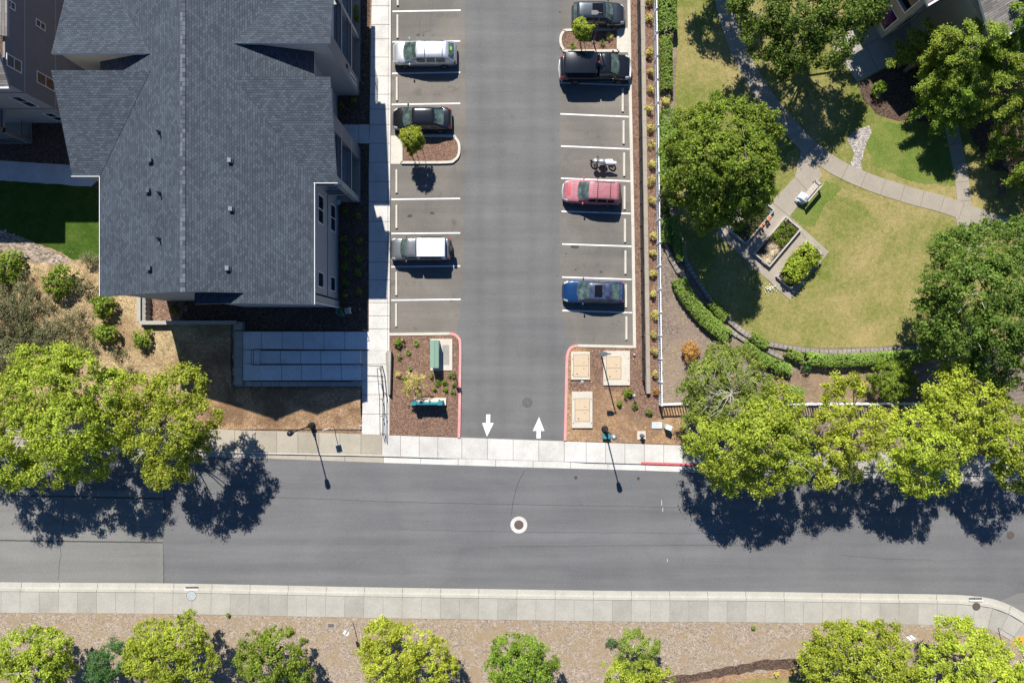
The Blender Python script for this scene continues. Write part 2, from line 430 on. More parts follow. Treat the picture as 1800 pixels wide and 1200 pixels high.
    def blob(s, c, rx, ry, rz, mat, seed=0, amp=.15, n=8):
        rnd = random.Random(seed); rows = []
        for i in range(n+1):
            th = math.pi*i/n; row = []
            for j in range(2*n+1):
                ph = 2*math.pi*(j % (2*n))/(2*n)
                row.append((th, ph))
            rows.append(row)
        off = {}
        out = []
        for i, row in enumerate(rows):
            rr = []
            for j, (th, ph) in enumerate(row):
                key = (i, j % (2*n)) if 0 < i < n else (i, 0)
                if key not in off: off[key] = 1 + rnd.uniform(-amp, amp)
                q = off[key]
                rr.append((c[0]+rx*q*math.sin(th)*math.cos(ph), c[1]+ry*q*math.sin(th)*math.sin(ph), c[2]+rz*q*math.cos(th)))
            out.append(rr)
        return s.grid(out, mat)
    def build(s, name, parent=None, smooth=False, uvproj=False, bevel=0, loc=None, angle=40, wp=None):
        me = bpy.data.meshes.new(name)
        me.from_pydata(s.v, [], s.f)
        for nme in s.names: me.materials.append(M[nme])
        me.polygons.foreach_set("material_index", s.m)
        if uvproj:
            uv = me.uv_layers.new(name="UVMap")
            for p in me.polygons:
                nrm = p.normal
                u = Vector((0,0,1)).cross(nrm)
                u = Vector((1,0,0)) if u.length < 1e-3 else u.normalized()
                w = nrm.cross(u)
                for li in p.loop_indices:
                    co = me.vertices[me.loops[li].vertex_index].co
                    uv.data[li].uv = (co.dot(u), co.dot(w))
        if smooth:
            me.polygons.foreach_set("use_smooth", [True]*len(me.polygons))
            try: me.set_sharp_from_angle(angle=R(angle))
            except Exception: pass
        me.update()
        o = bpy.data.objects.new(name, me); C.objects.link(o)
        if parent: o.parent = parent
        if loc: o.location = loc
        if wp: o.parent = wp; o.location = -wp.location
        if bevel:
            b = o.modifiers.new("bevel", 'BEVEL'); b.width = bevel; b.segments = 2; b.limit_method = 'ANGLE'
        return o
def pp(pts): return [((x-909)/S, (612-y)/S) for x, y in pts]
def struct(name, mb, **kw):
    o = mb.build(name, **kw); o["kind"] = "structure"; return o
def smoothline(pts, n=6, closed=False):
    """Catmull-Rom through pixel points"""
    out = []; k = len(pts)
    for i in range(k if closed else k-1):
        p0 = pts[(i-1) % k] if closed or i > 0 else pts[i]; p1 = pts[i]; p2 = pts[(i+1) % k]
        p3 = pts[(i+2) % k] if closed or i+2 < k else p2
        for j in range(n):
            t = j/n
            out.append(tuple(.5*((2*b)+(-a+c)*t+(2*a-5*b+4*c-d)*t*t+(-a+3*b-3*c+d)*t**3) for a, b, c, d in zip(p0, p1, p2, p3)))
    if not closed: out.append(tuple(pts[-1]))
    return out
def band(line, w0, w1=None):
    """polygon of a line widened to both sides (pixels)"""
    w1 = w0 if w1 is None else w1; L = []; Rr = []
    for i, p in enumerate(line):
        a = line[max(i-1, 0)]; b = line[min(i+1, len(line)-1)]
        dx, dy = b[0]-a[0], b[1]-a[1]; l = math.hypot(dx, dy) or 1
        nx, ny = -dy/l, dx/l
        L.append((p[0]+nx*w0, p[1]+ny*w0)); Rr.append((p[0]-nx*w1, p[1]-ny*w1))
    return L, Rr
def strip(mb, line, w0, w1, z0, z1, mat):
    """a swept solid along a pixel line, as quads"""
    L, Q = band(line, w0, w1)
    for i in range(len(line)-1):
        mb.prism(pp([L[i], L[i+1], Q[i+1], Q[i]]), z0, z1, mat)
def rnd_edge(pts, amp=2.0, step=9, seed=1):
    """roughen a pixel outline"""
    rn = random.Random(seed); out = []
    for i in range(len(pts)):
        a = pts[i]; b = pts[(i+1) % len(pts)]; l = math.hypot(b[0]-a[0], b[1]-a[1]); k = max(1, int(l/step))
        for j in range(k):
            t = j/k; out.append((a[0]+(b[0]-a[0])*t+rn.uniform(-amp, amp), a[1]+(b[1]-a[1])*t+rn.uniform(-amp, amp)))
    return out
# ---------------------------------------------------------------- foliage
def leaf_mesh(name, pos, nrm, size, mat, rng, parent=None, aspect=.62):
    n = len(pos)
    r = rng.normal(size=(n, 3)); u = np.cross(nrm, r); u /= np.linalg.norm(u, axis=1)[:, None] + 1e-9
    w = np.cross(nrm, u); w /= np.linalg.norm(w, axis=1)[:, None] + 1e-9
    sz = size*rng.uniform(.6, 1.35, size=(n, 1))
    fold = nrm*sz*.18
    v = np.empty((n, 4, 3)); v[:, 0] = pos-u*sz; v[:, 1] = pos+w*sz*aspect+fold; v[:, 2] = pos+u*sz; v[:, 3] = pos-w*sz*aspect+fold
    me = bpy.data.meshes.new(name)
    me.vertices.add(n*4); me.vertices.foreach_set("co", v.reshape(-1).astype(np.float32))
    me.loops.add(n*4); me.loops.foreach_set("vertex_index", np.arange(n*4, dtype=np.int32))
    me.polygons.add(n); me.polygons.foreach_set("loop_start", np.arange(0, n*4, 4, dtype=np.int32))
    me.polygons.foreach_set("loop_total", np.full(n, 4, dtype=np.int32))
    me.materials.append(M[mat]); me.update(calc_edges=True)
    o = bpy.data.objects.new(name, me); C.objects.link(o)
    if parent: o.parent = parent
    return o
def crown_points(blobs, density, tuft, per, rng, low=-.45, droop=0.0, squash=.8, gaps=0):
    """blobs: (x,y,z,r) metres, relative. leaf tufts over the outside of every blob"""
    B = np.array(blobs, float); pos = []; nr = []
    for bi, (x, y, z, r) in enumerate(B):
        k = max(4, int(density*2*math.pi*r*r*1.35))
        d = rng.normal(size=(k*2, 3)); d /= np.linalg.norm(d, axis=1)[:, None]
        d = d[d[:, 2] > low][:k]
        rr = r*(rng.uniform(.55, 1.12, size=(len(d), 1))**.7)
        c = np.array([x, y, z]) + d*rr*np.array([1, 1, squash])
        keep = np.ones(len(c), bool)
        for bj, (x2, y2, z2, r2) in enumerate(B):
            if bj != bi: keep &= np.linalg.norm((c-np.array([x2, y2, z2]))/np.array([1, 1, squash]), axis=1) > r2*.62
        if gaps:
            g = np.sin(c[:, 0]*1.9+2.1*np.sin(c[:, 1]*1.1)+bi)*np.sin(c[:, 1]*2.1+1.7*np.sin(c[:, 2]*1.7))+.5*np.sin(c[:, 0]*4.3+c[:, 2]*3.1)*np.sin(c[:, 1]*4.7)
            keep &= g+rng.normal(size=len(c))*.12 > -gaps
        c = c[keep]; d = d[keep]
        ts = tuft*rng.uniform(.55, 1.3, size=(len(c), 1, 1))
        off = rng.normal(size=(len(c), per, 3))*ts*np.array([.5, .5, .32])
        off[:, :, 2] -= droop*np.abs(off[:, :, 0])
        p = c[:, None, :] + off
        nn = d[:, None, :]*.55 + off/ts*.45 + np.array([0, 0, .5]) + rng.normal(size=p.shape)*.5
        pos.append(p.reshape(-1, 3)); nr.append(nn.reshape(-1, 3))
    pos = np.concatenate(pos); nr = np.concatenate(nr); nr /= np.linalg.norm(nr, axis=1)[:, None]+1e-9
    return pos, nr
def tree(name, label, base_px, blobs_px, mat, seed=1, density=2.6, tuft=.42, per=44, leaf=.095, cat="tree",
         group=None, twigs=0, trunk_r=.16, low=-.45, twigmat="twig_pale", mat2=None, droop=0.0, base_z=None, squash=.8, seg=8, rs=.94, zs=1.0, gaps=.42):
    if base_z is None: base_z = hb(*base_px)
    rng = np.random.default_rng(seed); rn = random.Random(seed)
    base = P(*base_px, base_z)
    root = thing(name, label, cat, base, 0, group)
    bl = []
    for (x, y, z, r) in blobs_px:
        z *= zs; w = W(x, y, z) - base; bl.append((w.x, w.y, w.z, rs*r/S*(1-z/H)))
    sat = []
    for (x, y, z, r) in bl:
        for q in range(3):
            t_ = rn.uniform(0, 6.283); sat.append((x+math.cos(t_)*r*1.0, y+math.sin(t_)*r*1.0, z-r*rn.uniform(-.05, .4), r*rn.uniform(.2, .34)))
    pos, nr = crown_points(bl+sat, density*2.3, tuft*.66, int(per*1.05), rng, low, droop, squash, gaps)
    pos[:, 2] = np.maximum(pos[:, 2], .05)
    leaf_mesh("crown", pos, nr, leaf*.80, mat, rng, root)
    mb = MB()
    zc = sum(b[2] for b in bl)/len(bl); cx = sum(b[0] for b in bl)/len(bl); cy = sum(b[1] for b in bl)/len(bl)
    fork = Vector((cx*.5, cy*.5, zc*.55))
    mb.tube([(0, 0, -.1), (cx*.15+rn.uniform(-.1, .1), cy*.15, zc*.25), fork], [trunk_r*1.25, trunk_r, trunk_r*.8], "bark", seg)
    for b in bl:
        e = Vector(b[:3]); m_ = fork.lerp(e, .5) + Vector((rn.uniform(-.2, .2), rn.uniform(-.2, .2), -.1))
        mb.tube([fork, m_, e], [trunk_r*.45, trunk_r*.25, trunk_r*.1], "bark", 6)
        for q in range(3):
            d = Vector((rn.uniform(-1, 1), rn.uniform(-1, 1), rn.uniform(.1, 1))).normalized()*b[3]*.85
            mb.tube([m_.lerp(e, .5), e.lerp(m_.lerp(e, .5)+d, .4), e + d], [trunk_r*.2, trunk_r*.12, .01], "bark", 4)
    for q in range(twigs):
        b = rn.choice(bl); e = Vector(b[:3])
        d = Vector((rn.uniform(-1, 1), rn.uniform(-1, 1), rn.uniform(.35, 1))).normalized()*b[3]*rn.uniform(.9, 1.12)
        mid = e + d*.5 + Vector((rn.uniform(-.15, .15), rn.uniform(-.15, .15), .05))
        mb.tube([e, mid, e + d], [.035, .025, .012], twigmat, 4)
    mb.build("trunk", root, smooth=True)
    return root
def bush(name, label, px, py, r, h, mat, seed=1, group=None, cat="shrub", leaf=.07, density=4.5, tuft=.2, per=26, ry=None, rot=0,
         base_z=None, stem=True):
    if base_z is None: base_z = hb(px, py)
    rng = np.random.default_rng(seed); rn = random.Random(seed)
    base = P(px, py, base_z); rm = r/S
    root = thing(name, label, cat, base, 0, group)
    bl = []
    k = 5
    for i in range(k):
        a = rn.uniform(0, 6.28); q = rn.uniform(.15, .55)*rm
        bx, by = math.cos(a)*q, math.sin(a)*q*((ry/r) if ry else 1)
        bl.append((bx*math.cos(rot)-by*math.sin(rot), bx*math.sin(rot)+by*math.cos(rot), h*rn.uniform(.4, .7), rm*rn.uniform(.5, .68)))
    pos, nr = crown_points(bl, density, tuft, per, rng, -.6, 0, min(1, h*.6/(rm*.6)))
    pos[:, 2] = np.maximum(pos[:, 2], .02)
    leaf_mesh("foliage", pos, nr, leaf, mat, rng, root)
    if stem:
        mb = MB()
        for b in bl:
            mb.tube([(0, 0, -.05), (b[0]*.5, b[1]*.5, b[2]*.4), (b[0], b[1], b[2])], [.03, .022, .01], "bark", 5)
        mb.build("stem", root)
    return root
def tuft_plant(name, label, px, py, r, h, mat, seed=1, n=60, group=None, cat="plant", base_z=.1, w=.012):
    """grassy or spiky plant: arching blades from one crown"""
    rn = random.Random(seed); mb = MB(); rm = r/S
    for i in range(n):
        a = rn.uniform(0, 6.283); q = rn.uniform(.35, 1)*rm; hh = h*rn.uniform(.6, 1.1)
        dx, dy = math.cos(a), math.sin(a); sx, sy = -dy*w, dx*w
        prev = None
        for t in (0, .35, .7, 1):
            x, y, z = dx*q*t, dy*q*t, hh*(1.6*t-1.0*t*t); k = 1-t*.9
            cur = ((x-sx*k, y-sy*k, z), (x+sx*k, y+sy*k, z))
            if prev: mb.poly([prev[0], prev[1], cur[1], cur[0]], mat)
            prev = cur
    o = mb.build(name, loc=P(px, py, base_z)); tag(o, label, cat, group); return o
def hedge(name, label, line, w, h, mat, seed=1, cat="hedge", leaf=.045, per=26, density=90, base_z=.1, tuft=.06):
    """clipped hedge along a pixel line"""
    rng = np.random.default_rng(seed)
    pts = [P(x, y, base_z) for x, y in line]
    base = pts[len(pts)//2].copy(); root = thing(name, label, cat, base)
    wm = w/S; pos = []; nr = []
    for a, b in zip(pts[:-1], pts[1:]):
        L = (b-a).length; d = (b-a).normalized(); nvec = Vector((-d.y, d.x, 0))
        k = int(L*(wm*2+2*h)*density)
        t = rng.uniform(-.02, 1.02, k); s_ = rng.uniform(0, 2*h+2*wm, k)
        x = np.where(s_ < h, -wm, np.where(s_ > h+2*wm, wm, s_-h-wm))
        z = np.where(s_ < h, s_, np.where(s_ > h+2*wm, 2*h+2*wm-s_, h))
        edge = 1-.18*(np.abs(x)/wm)**4
        z = z*edge*(1+rng.normal(size=k)*.035); x = x*(1+rng.normal(size=k)*.05)
        c = np.stack([a.x+d.x*L*t+nvec.x*x-base.x, a.y+d.y*L*t+nvec.y*x-base.y, z], 1)
        nn = np.stack([nvec.x*x/wm, nvec.y*x/wm, np.where(z > h*.7, 1.0, .2)], 1)
        off = rng.normal(size=(k, per, 3))*tuft*np.array([.6, .6, .5])
        pos.append((c[:, None]+off).reshape(-1, 3)); nr.append((nn[:, None]*.7+rng.normal(size=(k, per, 3))*.55).reshape(-1, 3))
    pos = np.concatenate(pos); nr = np.concatenate(nr); nr /= np.linalg.norm(nr, axis=1)[:, None]+1e-9
    pos[:, 2] = np.maximum(pos[:, 2], .01)
    leaf_mesh("foliage", pos, nr, leaf, mat, rng, root)
    mb = MB()
    rn = random.Random(seed)
    for a, b in zip(pts[:-1], pts[1:]):
        k = max(1, int((b-a).length/.5))
        for i in range(k):
            p = a.lerp(b, i/k)-base
            mb.tube([(p.x, p.y, -.05), (p.x+rn.uniform(-.1, .1), p.y+rn.uniform(-.1, .1), h*.6)], [.02, .01], "bark", 5)
    mb.build("stem", root)
    return root

def spray_tree(name, label, base_px, R_, h, mat, seed, limbs=46, z0=1.6, leaf=.06, group=None, per=22, lean=(0, 0)):
    """layered tree: long limbs clothed in flat sprays of foliage"""
    rng = np.random.default_rng(seed); rn = random.Random(seed); base = P(*base_px, .1); root = thing(name, label, "tree", base, 0, group)
    mb = MB(); mb.tube([(0,0,-.1),(lean[0]*.5,lean[1]*.5,h*.5),(lean[0],lean[1],h*.97)], [.2,.13,.02], "bark", 8)
    P_, N_ = [], []; Rm = R_/S
    for i in range(limbs):
        f = (i+.5)/limbs; z = z0+(h-z0)*f; L = Rm*(1-f**1.6)*rn.uniform(.7, 1.12)+.35; a = i*2.399+rn.uniform(-.35, .35)
        ox, oy = lean[0]*z/h, lean[1]*z/h; pts = []
        for k in range(7):
            t = k/6; a2 = a+.15*math.sin(t*3+i); pts.append(Vector((ox+math.cos(a2)*L*t, oy+math.sin(a2)*L*t, z+L*(.16*t-.22*t*t))))
        mb.tube(pts, [.05*(1-t/7)+.008 for t in range(7)], "bark", 4)
        m = max(5, int(L/.17))
        for j in range(m):
            t = .22+.78*j/m; q = pts[min(5, int(t*6))].lerp(pts[min(6, int(t*6)+1)], t*6-int(t*6)) if t < 1 else pts[-1]
            wdt = .065*L*(1.2-t)+.10
            for s_ in (-1, 0, 1):
                if t < .45 and rn.random() < .5: continue
                if rn.random() < .15: continue
                cx = q.x-math.sin(a)*wdt*s_*rn.uniform(.6, 1.2); cy = q.y+math.cos(a)*wdt*s_*rn.uniform(.6, 1.2)
                off = rng.normal(size=(per, 3))*np.array([.11, .11, .06]); P_.append(off+np.array([cx, cy, q.z+.05-.12*abs(s_)]))
                N_.append(rng.normal(size=(per, 3))*.45+np.array([math.cos(a)*.3, math.sin(a)*.3, .9]))
    pos = np.concatenate(P_); nr = np.concatenate(N_); nr /= np.linalg.norm(nr, axis=1)[:, None]
    leaf_mesh("crown", pos, nr, leaf, mat, rng, root); mb.build("trunk", root, smooth=True); return root
# ================================================================ SETTING
struct("ground", MB().poly([(-350,-350,0),(350,-350,0),(350,350,0),(-350,350,0)], "soil"))
TOPG = [(-250,782),(-100,787),(0,790),(470,805.5),(676,813),(800,817),(925,821),(1100,825.5),(1200,829),(1400,836),(1600,842),(1800,848),(2050,857)]
BOTG = [(-250,1019),(0,1022.5),(288,1024.5),(500,1028.5),(650,1031.5),(850,1034.5),(1100,1038),(1300,1039),(1500,1042),(1650,1044),(1710,1047),(1755,1055),(1800,1077),(1835,1110),(1870,1170),(1890,1260)]
BOTS = smoothline(BOTG, 5)
mb = MB()
mb.prism(pp([(x, y-1) for x, y in TOPG] + [(2050,1260),(1889,1260)] + [(x, y+1) for x, y in reversed(BOTG)]), 0, .006, "street_asphalt")
struct("street", mb)
mb = MB(); mb.prism(pp([(-250,860)] + [(289.5,862),(289,900),(287.5,930),(289,960),(287,1024.5),(-250,1019)]), .0, .012, "old_asphalt")
mb.prism(pp([(-250,781),(0,789),(330,800),(330,862),(-250,860)]), 0, .0105, "street_asphalt")
mb.prism(pp([(1758,1056),(1800,1077),(1840,1110),(1960,1110),(1960,1040),(1790,1042)]), 0, .010, "old_asphalt")
def crack(mb, pts, w, z, mat="crack", seed=3, amp=1.2):
    rn = random.Random(seed); ln = []
    for (a, b) in zip(pts[:-1], pts[1:]):
        k = max(2, int(math.hypot(b[0]-a[0], b[1]-a[1])/7))
        for i in range(k):
            t = i/k; ln.append((a[0]+(b[0]-a[0])*t+rn.uniform(-amp, amp), a[1]+(b[1]-a[1])*t+rn.uniform(-amp, amp)))
    ln.append(pts[-1])
    L, Q = band(ln, w)
    for i in range(len(ln)-1): mb.poly([(*q, z) for q in reversed(pp([L[i], L[i+1], Q[i+1], Q[i]]))], mat)
crack(mb, [(-200,868),(60,871),(289,876)], 1.3, .016, amp=.25)
crack(mb, [(-200,946),(60,950),(140,951),(286,953)], 1.2, .016, amp=.3)
crack(mb, [(72,873),(77,900),(112,922),(108,960),(105,990),(102,1018)], .35, .016, seed=5)
crack(mb, [(112,875),(112,922)], .3, .016, seed=6)
crack(mb, [(288,861),(289,900),(287,940),(288,1024)], .5, .017, seed=8, amp=.3)
struct("old_road_patch", mb)
mb = MB()
for pts, w, sd in [([(922,826),(910,850),(902,880),(899,905)], .45, 9), ([(470,873),(700,882),(900,886),(1230,892)], .35, 12),
                   ([(700,930),(880,934),(1300,938)], .25, 15), ([(880,960),(1100,958),(1330,958)], .3, 17), ([(1480,975),(1560,982),(1640,984)], .25, 19)]:
    crack(mb, pts, w, .0085, "stain", sd, .5)
rn = random.Random(11)
for i in range(70):
    x, y = rn.uniform(300, 1800), rn.uniform(835, 1025); r = rn.uniform(.3, .9)
    mb.poly([(*q, .0095) for q in pp([(x+r, y), (x, y-r*.6), (x-r, y), (x, y+r*.7)])], "crack")
for (x, y, l, v) in [(1163,883,9,1),(1165,895,7,1),(1173,984,5,1)]:
    mb.poly([(*q, .0095) for q in pp([(x-.5,y-l/2),(x-.5,y+l/2),(x+.5,y+l/2),(x+.5,y-l/2)] if v else [(x-l,y-.5),(x-l,y+.5),(x+l,y+.5),(x+l,y-.5)])], "pad_concrete")
struct("street_cracks", mb)
# ---- near pavement, below the street
mb = MB()
strip(mb, BOTS, 10.5, 0, 0, .022, "near_kerb_concrete"); strip(mb, BOTS, 15, -10.3, 0, .15, "near_kerb_concrete")
def joints(mb, line, spacing, a, b, z, w=.45, start=0):
    d = start; acc = 0
    for p, q in zip(line[:-1], line[1:]):
        l = math.hypot(q[0]-p[0], q[1]-p[1])
        while d <= acc+l:
            t = (d-acc)/l; x = p[0]+(q[0]-p[0])*t; y = p[1]+(q[1]-p[1])*t
            ux, uy = (q[0]-p[0])/l, (q[1]-p[1])/l; nx, ny = -uy, ux
            mb.poly([(*g, z) for g in reversed(pp([(x+nx*a-ux*w, y+ny*a-uy*w), (x+nx*b-ux*w, y+ny*b-uy*w), (x+nx*b+ux*w, y+ny*b+uy*w), (x+nx*a+ux*w, y+ny*a+uy*w)]))], "joint")
            d += spacing
        acc += l
joints(mb, BOTS, 67, .3, 10, .0255, .4, 20); joints(mb, BOTS, 67, 10.6, 14.9, .1535, .4, 20)
struct("near_kerb", mb)
def resample(line, step, start):
    out = [line[0]]; d = start; acc = 0
    for p, q in zip(line[:-1], line[1:]):
        l = math.hypot(q[0]-p[0], q[1]-p[1])
        while d <= acc+l: out.append((p[0]+(q[0]-p[0])*(d-acc)/l, p[1]+(q[1]-p[1])*(d-acc)/l)); d += step
        acc += l
    return out+[line[-1]]
mb = MB(); rl_ = resample(BOTS, 33.5, 20); Lb, Qb = band(rl_, 52.5, -15.8); rn = random.Random(14)
for i in range(len(rl_)-1): mb.prism(pp([Lb[i], Lb[i+1], Qb[i+1], Qb[i]]), 0, .145+rn.uniform(0, .002), rn.choice(["grey_concrete","grey_concrete","grey_concrete_worn"]))
joints(mb, BOTS, 33.5, 16, 52, .1495, .35, 20); mb.names = ["joint_soft" if n_ == "joint" else n_ for n_ in mb.names]
struct("near_sidewalk", mb)
mb = MB()
low = [(x, y+52) for x, y in BOTG[:-6]] + [(1700,1096),(1760,1108),(1800,1135),(1830,1175),(1845,1260)]
mb.prism(pp(low + [(-250,1260)]), 0, .12, "verge_gravel")
mb.prism(pp(rnd_edge([(1150,1190),(1220,1182),(1290,1168),(1340,1158),(1420,1156),(1420,1172),(1330,1176),(1280,1190),(1200,1200),(1120,1215)], 1.5, 8, 4)), 0, .126, "mulch_dark")
mb.prism(pp(rnd_edge([(1190,1200),(1290,1184),(1420,1172),(1460,1172),(1450,1190),(1300,1192),(1250,1212),(1180,1215)], 1.5, 8, 5)), 0, .128, "dirt_tan")
struct("near_verge", mb)
struct("lawn_edge", MB().prism(pp(rnd_edge([(1270,1200),(1320,1190),(1420,1187),(1600,1195),(1600,1260),(1250,1260)], 1.2, 8, 6)), 0, .135, "lawn_dry"))
# ---- far pavement, above the street
KL = [(-250,775),(0,783),(470,797),(672,801),(795,805),(900,808),(1000,811),(1126,814.5),(1240,818),(1800,838),(2050,847)]
def yk(x):
    for a, b in zip(KL[:-1], KL[1:]):
        if a[0] <= x <= b[0]: return a[1]+(b[1]-a[1])*(x-a[0])/(b[0]-a[0])
def yg(x):
    for a, b in zip(TOPG[:-1], TOPG[1:]):
        if a[0] <= x <= b[0]: return a[1]+(b[1]-a[1])*(x-a[0])/(b[0]-a[0])
def yt(x): return 764+(x-672)*.0345 if x > 410 else 754.5+(x-410)*.03
mb = MB()
for xa, xb, m_ in [(-250,470,"grey_concrete"),(470,674,"tan_concrete"),(674,1200,"white_concrete"),(1200,2050,"grey_concrete")]:
    n = max(1, int((xb-xa)/60)); xs = [xa+(xb-xa)*i/n for i in range(n+1)]
    for a, b in zip(xs[:-1], xs[1:]):
        mb.prism(pp([(a, yk(a)), (b, yk(b)), (b, yg(b)), (a, yg(a))]), 0, .022, m_)
        x = a; mb.poly([(*g, .0255) for g in reversed(pp([(x-.4, yk(x)+.5), (x-.4, yg(x)-.3), (x+.4, yg(x)-.3), (x+.4, yk(x)+.5)]))], "joint")
struct("far_gutter", mb)
mb = MB()
def walk(xa, xb, m_, z, step, za=None, zb=None):
    n = max(1, round((xb-xa)/step)); xs = [xa+(xb-xa)*i/n for i in range(n+1)]
    za = z if za is None else za; zb = z if zb is None else zb
    for a, b in zip(xs[:-1], xs[1:]):
        z1 = za+(zb-za)*(a-xa)/(xb-xa); z2 = za+(zb-za)*(b-xa)/(xb-xa)
        mb.prism(pp([(a, yt(a)), (b, yt(b)), (b, yk(b)), (a, yk(a))]), 0, [z1, z2, z2, z1], m_+("_worn" if random.Random(int(a)).random() < .4 else ""))
        mb.poly([(*g, z1+.0045) for g in reversed(pp([(a-.35, yt(a)), (a-.35, yk(a)), (a+.35, yk(a)), (a+.35, yt(a))]))], "joint")
walk(-250,672,"tan_concrete",.14,37); walk(672,770,"white_concrete",.14,35); walk(770,812,"white_concrete",.1,45,.14,.05)
walk(812,992,"white_concrete",.05,46); walk(992,1030,"white_concrete",.1,40,.05,.14); walk(1030,1200,"white_concrete",.14,35)
walk(1200,2050,"grey_concrete",.14,37)
struct("far_sidewalk", mb)
mb = MB()
for a, b in zip([672+i*10 for i in range(-92, 13)], [682+i*10 for i in range(-92, 13)]):
    if b <= 760: mb.prism(pp([(a, yk(a)-2), (b, yk(b)-2), (b, yk(b)), (a, yk(a))]), 0, .145, "kerb_concrete")
struct("far_kerb", mb)
mb = MB()
mb.prism(pp([(1126, yk(1126)-3.6), (1245, yk(1245)-3.6), (1245, yk(1245)+.1), (1126, yk(1126)+.1)]), 0, .149, "bright_red_kerb")
struct("red_painted_kerb", mb)
# ---- parking lot
mb = MB(); mb.prism(pp([(686,-60),(686,588),(800,588),(809,598),(808,769.6),(992,776),(993,625),(1003,608),(1117,610),(1104,-60)]), 0, .006, "lot_asphalt")
struct("driveway", mb)
mb = MB()
mb.prism(pp(rnd_edge([(816,-60),(817,100),(818,240),(816,400),(814,540),(806,588)], .5, 30, 2)[:-20] if 0 else [(686,-60),(816,-60),(817.5,100),(818,240),(816,400),(814,500),(808,550),(802,588),(686,588)]), 0, .0095, "stall_asphalt")
mb.prism(pp([(983,-60),(983.5,150),(984,300),(985,450),(986,560),(1003,608),(1116,610),(1104,-60)]), 0, .0095, "stall_asphalt")
crack(mb, [(762,0),(758,30),(757,55),(736,60)], .25, .012, seed=21); crack(mb, [(740,30),(738,62)], .2, .012, seed=22)
rn = random.Random(5)
for (x, y, r) in [(735,62,4),(744,63,3),(984,22,3),(1077,569,2),(1083,572,1.5),(1087,565,1.6),(995,446,2),(1010,434,8),(1012,474,2.5),(1057,478,3),(995,459,1.4),(1080,568,1.3),(1012,31,.8),(762,62,2),(735,468,2),(715,500,1.5),(729,497,1.4),(980,485,1.5),(720,380,6),(760,375,5)]:
    pts = [(x+r*rn.uniform(.5,1.1)*math.cos(a), y+.6*r*rn.uniform(.5,1.1)*math.sin(a)) for a in [i*.7 for i in range(9)]]
    mb.poly([(*g, .013) for g in reversed(pp(pts))], "stain")
struct("parking_lot", mb)
LNL = [(690,20.5,810,18.5),(690,74,809,72.5),(689,129.5,809,127.5),(688.5,184,809,182),(688,350.5,809,349),(688,410.5,809,409.5),(688,469,809,467.5),(688,527.5,810,526)]
LNR = [(985,146,1104,150),(985,200.5,1105,205.5),(986,257,1107,262),(986,313.5,1108,318.5),(987,371.5,1108.5,375.5),(988,429,1110,433),(988,487,1110,491),(988.5,545.5,1111,549.5)]
mb = MB()
for x0, y0, x1, y1 in LNL+LNR:
    mb.poly([(*g, .0145) for g in reversed(pp([(x0,y0-1.25),(x0,y0+1.25),(x1,y1+1.25),(x1,y1-1.25)]))], "white_paint")
struct("stall_lines", mb)
mb = MB()
mb.poly([(*g, .0105) for g in reversed(pp([(854.5,728),(854.5,743),(847.5,743),(856,767),(868,743),(861.5,743),(862,728)]))], "white_paint")
mb.poly([(*g, .0105) for g in pp([(943,770),(943,757),(936.5,757),(947.5,732.5),(957,757),(950.5,757),(950.5,770)])], "white_paint")
struct("direction_arrows", mb)
# kerbs
mb = MB(); strip(mb, [(684,587.5),(740,587),(790,586.3)], 2.3, 2.3, 0, .15, "kerb_concrete"); struct("white_kerb", mb)
RL = smoothline([(790,586.3),(799,588),(806,594),(809,605),(808.8,650),(808.3,700),(807,768.5)], 5)
mb = MB(); strip(mb, RL, 2.3, 2.3, 0, .15, "worn_red"); struct("red_kerb", mb)
RR = smoothline([(993,774),(994.5,720),(995.5,670),(996.5,632),(999,618),(1005,610),(1015,607.3)], 5)
mb = MB(); strip(mb, RR, 2.3, 2.3, 0, .15, "worn_red"); struct("red_kerb", mb)
mb = MB(); strip(mb, [(1015,607.3),(1060,608.2),(1113,609.4)], 2.3, 2.3, 0, .15, "kerb_concrete")
strip(mb, [(1115,611.5),(1112,400),(1107,150),(1104,-60)], 2.6, 2.6, 0, .152, "kerb_concrete"); struct("white_kerb", mb)
def island(outer, inner, line, pad):
    mb = MB()
    mb.prism(pp(outer), 0, .10, "mulch")
    strip(mb, line, 2.2, 2.2, 0, .16, "kerb_concrete")
    if pad: mb.prism(pp(pad), 0, .04, "kerb_concrete")
    return mb
l1 = smoothline([(706,286.5),(785,286),(799,282),(806.5,272),(807,255),(801,244),(790,240),(706,239.5)], 5)
m1 = island(l1, None, l1+[l1[0]], [(687,239),(704.5,239),(704.5,288.5),(687,288.5)]); struct("kerb_island", m1)
l2 = smoothline([(1086,90.5),(1000,91),(990,87),(985.5,77),(986,65),(991,57),(1001,54.5),(1086,53)], 5)
m2 = island(l2, None, l2+[l2[0]], [(1088.5,50),(1104.5,50),(1106,93),(1088.5,93)]); struct("kerb_island", m2)
